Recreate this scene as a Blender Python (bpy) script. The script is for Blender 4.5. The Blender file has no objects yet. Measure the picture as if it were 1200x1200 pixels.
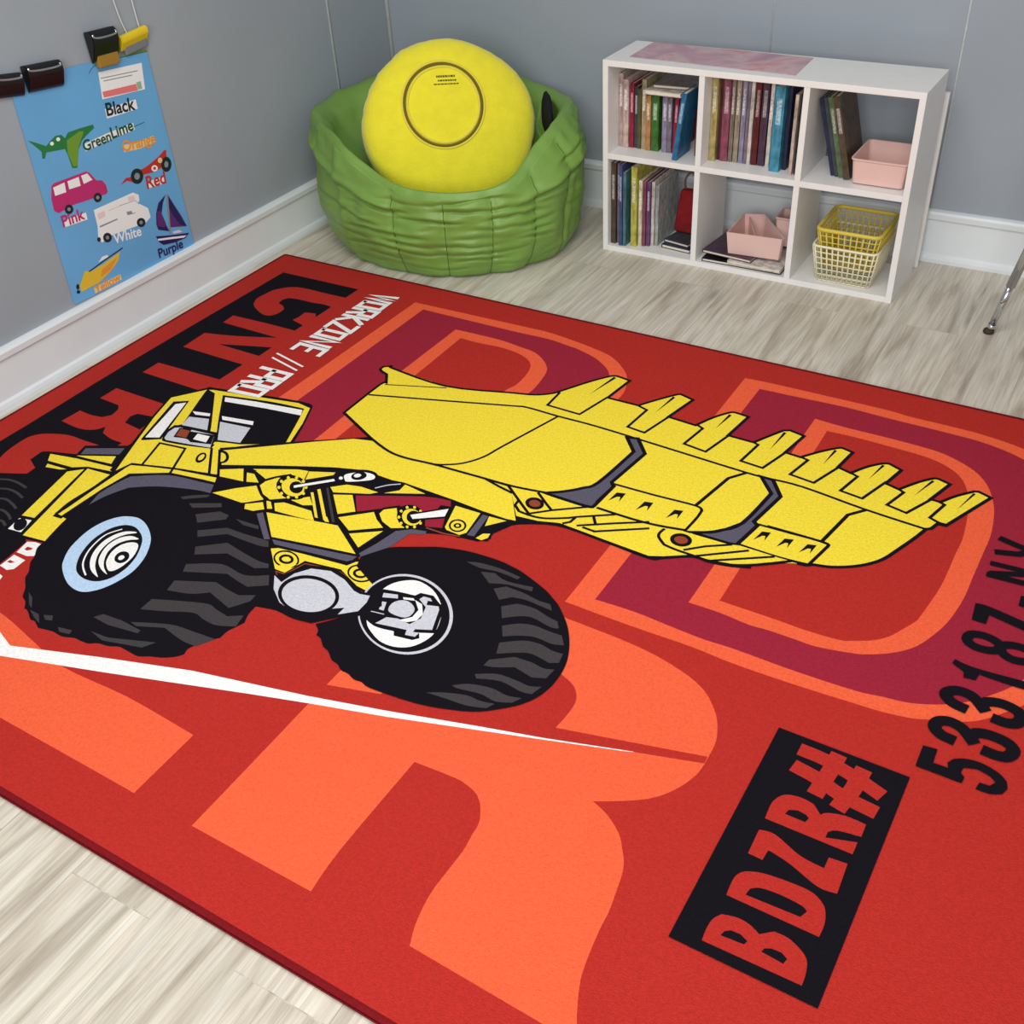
import bpy, bmesh, math, random
from math import sin, cos, pi, radians
from mathutils import Vector, Matrix, noise
from mathutils.geometry import tessellate_polygon
SC = bpy.context.scene
COL = SC.collection
# ------------------------------------------------ camera
cam_data = bpy.data.cameras.new('camera')
cam_data.sensor_width = 36; cam_data.sensor_fit = 'HORIZONTAL'
cam_data.lens = 36 * 1252.54 / 1200
cam_data.clip_start = .05
cam = bpy.data.objects.new('camera', cam_data); COL.objects.link(cam)
cam.location = (2.575024, -3.398748, 1.5018)
cam.rotation_euler = (0.918196, 0.0535312, 0.5292200)
SC.camera = cam
# ------------------------------------------------ world and lamps
world = bpy.data.worlds.new('room_light'); SC.world = world
world.use_nodes = True
world.node_tree.nodes['Background'].inputs[0].default_value = (1.0, .995, .985, 1)
world.node_tree.nodes['Background'].inputs[1].default_value = .42
def area(name, loc, size, power, target=None, color=(1, .97, .92)):
    d = bpy.data.lights.new(name, 'AREA'); d.shape = 'RECTANGLE'; d.size, d.size_y = size
    d.energy = power; d.color = color
    o = bpy.data.objects.new(name, d); COL.objects.link(o); o.location = loc
    if target:
        o.rotation_euler = (Vector(target) - Vector(loc)).to_track_quat('-Z', 'Y').to_euler()
    return o
area('ceiling_panel_light', (1.7, -2.35, 2.55), (1.3, 1.3), 40, color=(1, .985, .955))
area('camera_side_fill', (2.7, -5.1, 1.85), (1.9, 1.5), 86, (1.5, -.4, .3), color=(1, .99, .975))  # added fill lamp behind the camera, brightens shelf fronts, walls and pillow
SC.view_settings.view_transform = 'Standard'; SC.view_settings.look = 'None'
SC.view_settings.gamma = 1; SC.view_settings.exposure = 0.0
SC.view_settings.use_curve_mapping = False
# ------------------------------------------------ helpers
def lin(c):
    return tuple((x / 12.92 if x <= .04045 else ((x + .055) / 1.055) ** 2.4) for x in (v / 255 for v in c))
MATS = {}
def mat(name, rgb, rough=.6, spec=.3, noise_amt=0, noise_scale=40, bump=0, bump_scale=200, metal=0, sheen=0, alpha=1, stretch=(1, 1, 1), trans=0):
    if name in MATS: return MATS[name]
    m = bpy.data.materials.new(name); m.use_nodes = True; MATS[name] = m
    nt = m.node_tree; b = nt.nodes['Principled BSDF']
    c = lin(rgb)
    b.inputs['Base Color'].default_value = (*c, 1); b.inputs['Roughness'].default_value = rough
    b.inputs['Specular IOR Level'].default_value = spec; b.inputs['Metallic'].default_value = metal
    if sheen:
        b.inputs['Sheen Weight'].default_value = sheen; b.inputs['Sheen Roughness'].default_value = .5
    if alpha < 1: b.inputs['Alpha'].default_value = alpha
    if trans: b.inputs['Transmission Weight'].default_value = trans
    tc = nt.nodes.new('ShaderNodeTexCoord')
    mp = nt.nodes.new('ShaderNodeMapping'); mp.inputs['Scale'].default_value = stretch
    nt.links.new(tc.outputs['Object'], mp.inputs[0])
    if noise_amt:
        n = nt.nodes.new('ShaderNodeTexNoise'); n.inputs['Scale'].default_value = noise_scale; n.inputs['Detail'].default_value = 4
        nt.links.new(mp.outputs[0], n.inputs['Vector'])
        r = nt.nodes.new('ShaderNodeMapRange'); r.inputs[1].default_value = .3; r.inputs[2].default_value = .7
        r.inputs[3].default_value = 1 - noise_amt; r.inputs[4].default_value = 1 + noise_amt
        nt.links.new(n.outputs['Fac'], r.inputs[0])
        mx = nt.nodes.new('ShaderNodeVectorMath'); mx.operation = 'SCALE'; mx.inputs[0].default_value = c
        nt.links.new(r.outputs[0], mx.inputs['Scale']); nt.links.new(mx.outputs[0], b.inputs['Base Color'])
    if bump:
        n2 = nt.nodes.new('ShaderNodeTexNoise'); n2.inputs['Scale'].default_value = bump_scale; n2.inputs['Detail'].default_value = 3
        nt.links.new(mp.outputs[0], n2.inputs['Vector'])
        bp = nt.nodes.new('ShaderNodeBump'); bp.inputs['Strength'].default_value = bump; bp.inputs['Distance'].default_value = .004
        nt.links.new(n2.outputs['Fac'], bp.inputs['Height']); nt.links.new(bp.outputs[0], b.inputs['Normal'])
    return m
def obj(name, bm, m=None, parent=None, smooth=False, recalc=True):
    if recalc: bmesh.ops.recalc_face_normals(bm, faces=bm.faces)
    me = bpy.data.meshes.new(name); bm.to_mesh(me); bm.free()
    if m is not None:
        for x in (m if isinstance(m, (list, tuple)) else [m]): me.materials.append(x)
    if smooth:
        for p in me.polygons: p.use_smooth = True
    o = bpy.data.objects.new(name, me); COL.objects.link(o)
    if parent: o.parent = parent
    return o
def tag(o, label, cat, group=None):
    o['label'] = label; o['category'] = cat
    if group: o['group'] = group
    return o
def empty(name, loc=(0, 0, 0), rz=0, label=None, cat=None, group=None):
    o = bpy.data.objects.new(name, None); COL.objects.link(o); o.location = loc; o.rotation_euler = (0, 0, rz)
    o.empty_display_size = .05
    if label: tag(o, label, cat, group)
    return o
def struct(o): o['kind'] = 'structure'; return o
def box(bm, lo, hi, bevel=0, mi=0, mtx=None, seg=2):
    vs = [bm.verts.new((x, y, z)) for x in (lo[0], hi[0]) for y in (lo[1], hi[1]) for z in (lo[2], hi[2])]
    fs = []
    for q in ((0, 1, 3, 2), (4, 6, 7, 5), (0, 4, 5, 1), (2, 3, 7, 6), (0, 2, 6, 4), (1, 5, 7, 3)):
        f = bm.faces.new([vs[i] for i in q]); f.material_index = mi; fs.append(f)
    if bevel:
        es = list({e for f in fs for e in f.edges})
        r = bmesh.ops.bevel(bm, geom=es, offset=bevel, segments=seg, affect='EDGES', profile=.5)
        vs = list({v for f in r['faces'] for v in f.verts} | {v for v in vs if v.is_valid})
        for f in {f for v in vs for f in v.link_faces}: f.material_index = mi
    if mtx:
        for v in vs: v.co = mtx @ v.co
    return vs
def boxo(name, lo, hi, m, parent=None, bevel=.001, mtx=None):
    bm = bmesh.new(); box(bm, lo, hi, bevel, 0, mtx); return obj(name, bm, m, parent)
def tube(bm, pts, r, seg=10, closed=False, cap=True, mi=0):
    pts = [Vector(p) for p in pts]; n = len(pts); rings = []
    up = None
    for i, p in enumerate(pts):
        a = pts[(i - 1) % n] if closed or i > 0 else p; b = pts[(i + 1) % n] if closed or i < n - 1 else p
        t = (b - a).normalized()
        if up is None: up = t.orthogonal().normalized()
        else: up = (up - t * up.dot(t)).normalized()
        s = t.cross(up); rr = r[i] if isinstance(r, (list, tuple)) else r
        rings.append([bm.verts.new(p + (up * cos(2 * pi * k / seg) + s * sin(2 * pi * k / seg)) * rr) for k in range(seg)])
    for i in range(n if closed else n - 1):
        A, B_ = rings[i], rings[(i + 1) % n]
        for k in range(seg):
            f = bm.faces.new((A[k], A[(k + 1) % seg], B_[(k + 1) % seg], B_[k])); f.material_index = mi; f.smooth = True
    if cap and not closed:
        bm.faces.new(rings[0]).material_index = mi; bm.faces.new(rings[-1]).material_index = mi
def lathe(bm, prof, seg=32, mtx=None, mi=0):
    rings = []
    for r, z in prof:
        if r < 1e-6: rings.append([bm.verts.new((0, 0, z))])
        else: rings.append([bm.verts.new((r * cos(2 * pi * k / seg), r * sin(2 * pi * k / seg), z)) for k in range(seg)])
    for A, B_ in zip(rings, rings[1:]):
        for k in range(seg):
            k2 = (k + 1) % seg
            if len(A) == 1 and len(B_) == 1: continue
            if len(A) == 1: f = bm.faces.new((A[0], B_[k2], B_[k]))
            elif len(B_) == 1: f = bm.faces.new((A[k], A[k2], B_[0]))
            else: f = bm.faces.new((A[k], A[k2], B_[k2], B_[k]))
            f.smooth = True; f.material_index = mi
    vs = [v for r in rings for v in r]
    if mtx:
        for v in vs: v.co = mtx @ v.co
    return vs
def catmull(p, closed, n=5, keep=None):
    # keep: corners turning by more than this many degrees stay sharp
    out = []; N = len(p)
    if keep is not None:
        sharp = []
        for i in range(N):
            u = Vector(p[i]) - Vector(p[i - 1]); v = Vector(p[(i + 1) % N]) - Vector(p[i])
            sharp.append(u.length < 1e-9 or v.length < 1e-9 or math.degrees(u.angle(v)) > keep)
    for i in range(N if closed else N - 1):
        a = p[(i - 1) % N] if closed or i > 0 else p[i]; b = p[i]; c = p[(i + 1) % N]
        d = p[(i + 2) % N] if closed or i < N - 2 else c
        if keep is not None:
            s0, s1 = sharp[i], sharp[(i + 1) % N]
            if s0: a = b
            if s1: d = c
            if s0 and s1: out.append(tuple(b)); continue
        for k in range(n):
            t = k / n
            out.append(tuple(.5 * (2 * b[j] + (c[j] - a[j]) * t + (2 * a[j] - 5 * b[j] + 4 * c[j] - d[j]) * t * t + (3 * b[j] - a[j] - 3 * c[j] + d[j]) * t ** 3) for j in range(len(b))))
    if not closed: out.append(tuple(p[-1]))
    return out
def parse(txt):
    for ln in txt.strip().split('\n'):
        a = ln.split(' '); yield a[0], int(a[1]), int(a[2]), [tuple(int(v) for v in q.split(',')) for q in a[3:]]
def ribbon(p, w, closed):
    # mitred strip of half width w along polyline p
    q = [p[0]]
    for x in p[1:]:
        if (x[0] - q[-1][0]) ** 2 + (x[1] - q[-1][1]) ** 2 > 1e-9: q.append(x)
    if closed and len(q) > 2 and (q[0][0] - q[-1][0]) ** 2 + (q[0][1] - q[-1][1]) ** 2 < 1e-9: q.pop()
    n = len(q); L = []; R_ = []
    for i in range(n):
        a = q[i - 1] if (closed or i) else None; c = q[(i + 1) % n] if (closed or i < n - 1) else None; b = q[i]
        d1 = Vector((b[0] - a[0], b[1] - a[1])).normalized() if a else None
        d2 = Vector((c[0] - b[0], c[1] - b[1])).normalized() if c else None
        if d1 is None: d1 = d2
        if d2 is None: d2 = d1
        n1 = Vector((-d1.y, d1.x)); n2 = Vector((-d2.y, d2.x)); mm = n1 + n2
        if mm.length < .2: mm = n1
        mm.normalize(); k = w / max(.45, mm.dot(n1))
        e = Vector((0, 0))
        if not closed and i == 0: e = -d1 * w * .5
        if not closed and i == n - 1: e = d2 * w * .5
        L.append((b[0] + mm.x * k + e.x, b[1] + mm.y * k + e.y)); R_.append((b[0] - mm.x * k + e.x, b[1] - mm.y * k + e.y))
    return L, R_
def artwork(bm, txt, unit, z0, dz, midx, place, off=(0, 0)):
    """printed shapes, later ones over earlier ones; place(u, v, z) -> point"""
    z = z0
    for c, w, sm, pts in parse(txt):
        pts = [(a / unit + off[0], b / unit + off[1]) for a, b in pts]
        z += dz; closed = False
        if w >= 1000: closed = True; w -= 1000
        if sm: pts = catmull(pts, closed or w == 0, 4, 32 if sm == 2 else None)
        mi = midx[c]
        if w == 0:
            vs = [bm.verts.new(place(a, b, z)) for a, b in pts]
            for t in tessellate_polygon([[Vector((a, b, 0)) for a, b in pts]]):
                if len(set(t)) == 3:
                    try: f = bm.faces.new([vs[i] for i in t]); f.material_index = mi
                    except ValueError: pass
        else:
            L, R_ = ribbon(pts, w / unit / 2, closed)
            A = [bm.verts.new(place(a, b, z)) for a, b in L]; B_ = [bm.verts.new(place(a, b, z)) for a, b in R_]
            n = len(A)
            for i in range(n if closed else n - 1):
                j = (i + 1) % n
                try: f = bm.faces.new((A[i], A[j], B_[j], B_[i])); f.material_index = mi
                except ValueError: pass
    return z
def face_up(bm, nrm):
    for f in bm.faces:
        f.normal_update()
        if f.normal.dot(nrm) < 0: f.normal_flip()
# ------------------------------------------------ room shell
def wall_mat():
    m = mat('grey_wall_paint', (153, 161, 170), rough=.55, spec=.25, noise_amt=.03, noise_scale=3, bump=.12, bump_scale=60)
    return m
WM = wall_mat()
def floor_mat():
    m = bpy.data.materials.new('grey_oak_planks'); m.use_nodes = True; nt = m.node_tree; N = nt.nodes; L = nt.links
    b = N['Principled BSDF']; b.inputs['Roughness'].default_value = .42; b.inputs['Specular IOR Level'].default_value = .3
    tc = N.new('ShaderNodeTexCoord')
    mp = N.new('ShaderNodeMapping'); mp.inputs['Rotation'].default_value = (0, 0, radians(90)); mp.inputs['Location'].default_value = (.3, .07, 0)
    L.new(tc.outputs['Object'], mp.inputs[0])
    br = N.new('ShaderNodeTexBrick'); br.inputs['Scale'].default_value = 1; br.inputs['Brick Width'].default_value = 1.22; br.inputs['Row Height'].default_value = .178
    br.inputs['Mortar Size'].default_value = .0012; br.inputs['Mortar Smooth'].default_value = .3; br.offset = .37
    br.inputs['Color1'].default_value = (0, 0, 0, 1); br.inputs['Color2'].default_value = (1, 1, 1, 1); br.inputs['Mortar'].default_value = (.5, .5, .5, 1)
    L.new(mp.outputs[0], br.inputs['Vector'])
    # per plank shift of the grain
    sh = N.new('ShaderNodeVectorMath'); sh.operation = 'MULTIPLY'; sh.inputs[1].default_value = (7.3, 3.1, 5)
    L.new(br.outputs['Color'], sh.inputs[0])
    ad = N.new('ShaderNodeVectorMath'); ad.operation = 'ADD'; L.new(tc.outputs['Object'], ad.inputs[0]); L.new(sh.outputs[0], ad.inputs[1])
    def grain(scale, detail, dist, s):
        q = N.new('ShaderNodeMapping'); q.inputs['Scale'].default_value = s; L.new(ad.outputs[0], q.inputs[0])
        n = N.new('ShaderNodeTexNoise'); n.inputs['Scale'].default_value = scale; n.inputs['Detail'].default_value = detail; n.inputs['Distortion'].default_value = dist
        L.new(q.outputs[0], n.inputs['Vector']); return n
    g1 = grain(1, 6, 1.6, (15, 1.5, 1)); g2 = grain(1, 6, 1.4, (110, 4, 1)); g3 = grain(1, 2, .3, (5, .8, 1))
    r1 = N.new('ShaderNodeValToRGB'); e = r1.color_ramp.elements
    e[0].position = .30; e[0].color = (*lin((172, 160, 144)), 1); e[1].position = .68; e[1].color = (*lin((220, 214, 201)), 1)
    k = r1.color_ramp.elements.new(.47); k.color = (*lin((206, 197, 181)), 1)
    L.new(g1.outputs['Fac'], r1.inputs[0])
    r2 = N.new('ShaderNodeMapRange'); r2.inputs[1].default_value = .32; r2.inputs[2].default_value = .62; r2.inputs[3].default_value = .78; r2.inputs[4].default_value = 1.06
    L.new(g2.outputs['Fac'], r2.inputs[0])
    r3 = N.new('ShaderNodeMapRange'); r3.inputs[1].default_value = .3; r3.inputs[2].default_value = .7; r3.inputs[3].default_value = .90; r3.inputs[4].default_value = 1.06
    L.new(g3.outputs['Fac'], r3.inputs[0])
    r4 = N.new('ShaderNodeMapRange'); r4.inputs[3].default_value = .96; r4.inputs[4].default_value = 1.02; L.new(br.outputs['Color'], r4.inputs[0])
    r5 = N.new('ShaderNodeMapRange'); r5.inputs[3].default_value = 1; r5.inputs[4].default_value = .88; L.new(br.outputs['Fac'], r5.inputs[0])
    # occasional dark knots
    kq = N.new('ShaderNodeMapping'); kq.inputs['Scale'].default_value = (6, 1.8, 1); L.new(ad.outputs[0], kq.inputs[0])
    vo = N.new('ShaderNodeTexVoronoi'); vo.inputs['Scale'].default_value = 1; L.new(kq.outputs[0], vo.inputs['Vector'])
    r6 = N.new('ShaderNodeMapRange'); r6.inputs[1].default_value = .03; r6.inputs[2].default_value = .12; r6.inputs[3].default_value = .62; r6.inputs[4].default_value = 1
    L.new(vo.outputs['Distance'], r6.inputs[0])
    prev = None
    for r in (r2, r3, r4, r5, r6):
        if prev is None: prev = r.outputs[0]; continue
        x = N.new('ShaderNodeMath'); x.operation = 'MULTIPLY'; L.new(prev, x.inputs[0]); L.new(r.outputs[0], x.inputs[1]); prev = x.outputs[0]
    sc_ = N.new('ShaderNodeVectorMath'); sc_.operation = 'SCALE'; L.new(r1.outputs[0], sc_.inputs[0]); L.new(prev, sc_.inputs['Scale'])
    L.new(sc_.outputs[0], b.inputs['Base Color'])
    bp = N.new('ShaderNodeBump'); bp.inputs['Strength'].default_value = .15; bp.inputs['Distance'].default_value = .002
    L.new(prev, bp.inputs['Height']); L.new(bp.outputs[0], b.inputs['Normal'])
    return m
bm = bmesh.new(); box(bm, (-.1, -5.2, -.06), (5.2, .1, 0)); struct(obj('floor', bm, floor_mat()))
bm = bmesh.new(); box(bm, (-.1, -5.2, 0), (0, .1, 2.6)); struct(obj('wall_left', bm, WM))
bm = bmesh.new(); box(bm, (0, 0, 0), (5.2, .1, 2.6)); struct(obj('wall_back', bm, WM))
SEAM = mat('pale_seam_paint', (190, 195, 196), rough=.5, noise_amt=.08, noise_scale=30)
def strip(name, pts, r):
    bm = bmesh.new(); tube(bm, pts, r, 6); return struct(obj(name, bm, SEAM))
strip('trim_1', [(.0005, -.334, .17), (.0005, -.334, 2.6)], .0045)
strip('trim_2', [(.004, -.004, .17), (.004, -.004, 2.6)], .009)
strip('trim_3', [(2.017, -.0004, .17), (2.019, -.0004, .62), (2.0195, -.0004, 2.6)], .0032)
strip('trim_4', [(1.458, -.0002, .17), (1.458, -.0002, 2.6)], .0022)
BASE = mat('white_trim_paint', (222, 228, 232), rough=.35, spec=.4, noise_amt=.03, noise_scale=6)
def baseboard(name, axis, L0, L1):
    # profile (depth from wall, height)
    prof = [(0, 0), (.021, 0), (.0215, .012), (.019, .022), (.013, .028), (.012, .132), (.0135, .136), (.020, .140), (.021, .156), (.017, .163), (.006, .166), (0, .166)]
    bm = bmesh.new(); rows = []
    for s in (L0, L1):
        rows.append([bm.verts.new((d, s, z) if axis == 'y' else (s, -d, z)) for d, z in prof])
    n = len(prof)
    for i in range(n): bm.faces.new((rows[0][i], rows[0][(i + 1) % n], rows[1][(i + 1) % n], rows[1][i]))
    bm.faces.new(rows[0]); bm.faces.new(rows[1])
    struct(obj(name, bm, BASE))
baseboard('baseboard_left', 'y', -5.2, -.0212)
baseboard('baseboard_back', 'x', 0, 5.2)
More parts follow.
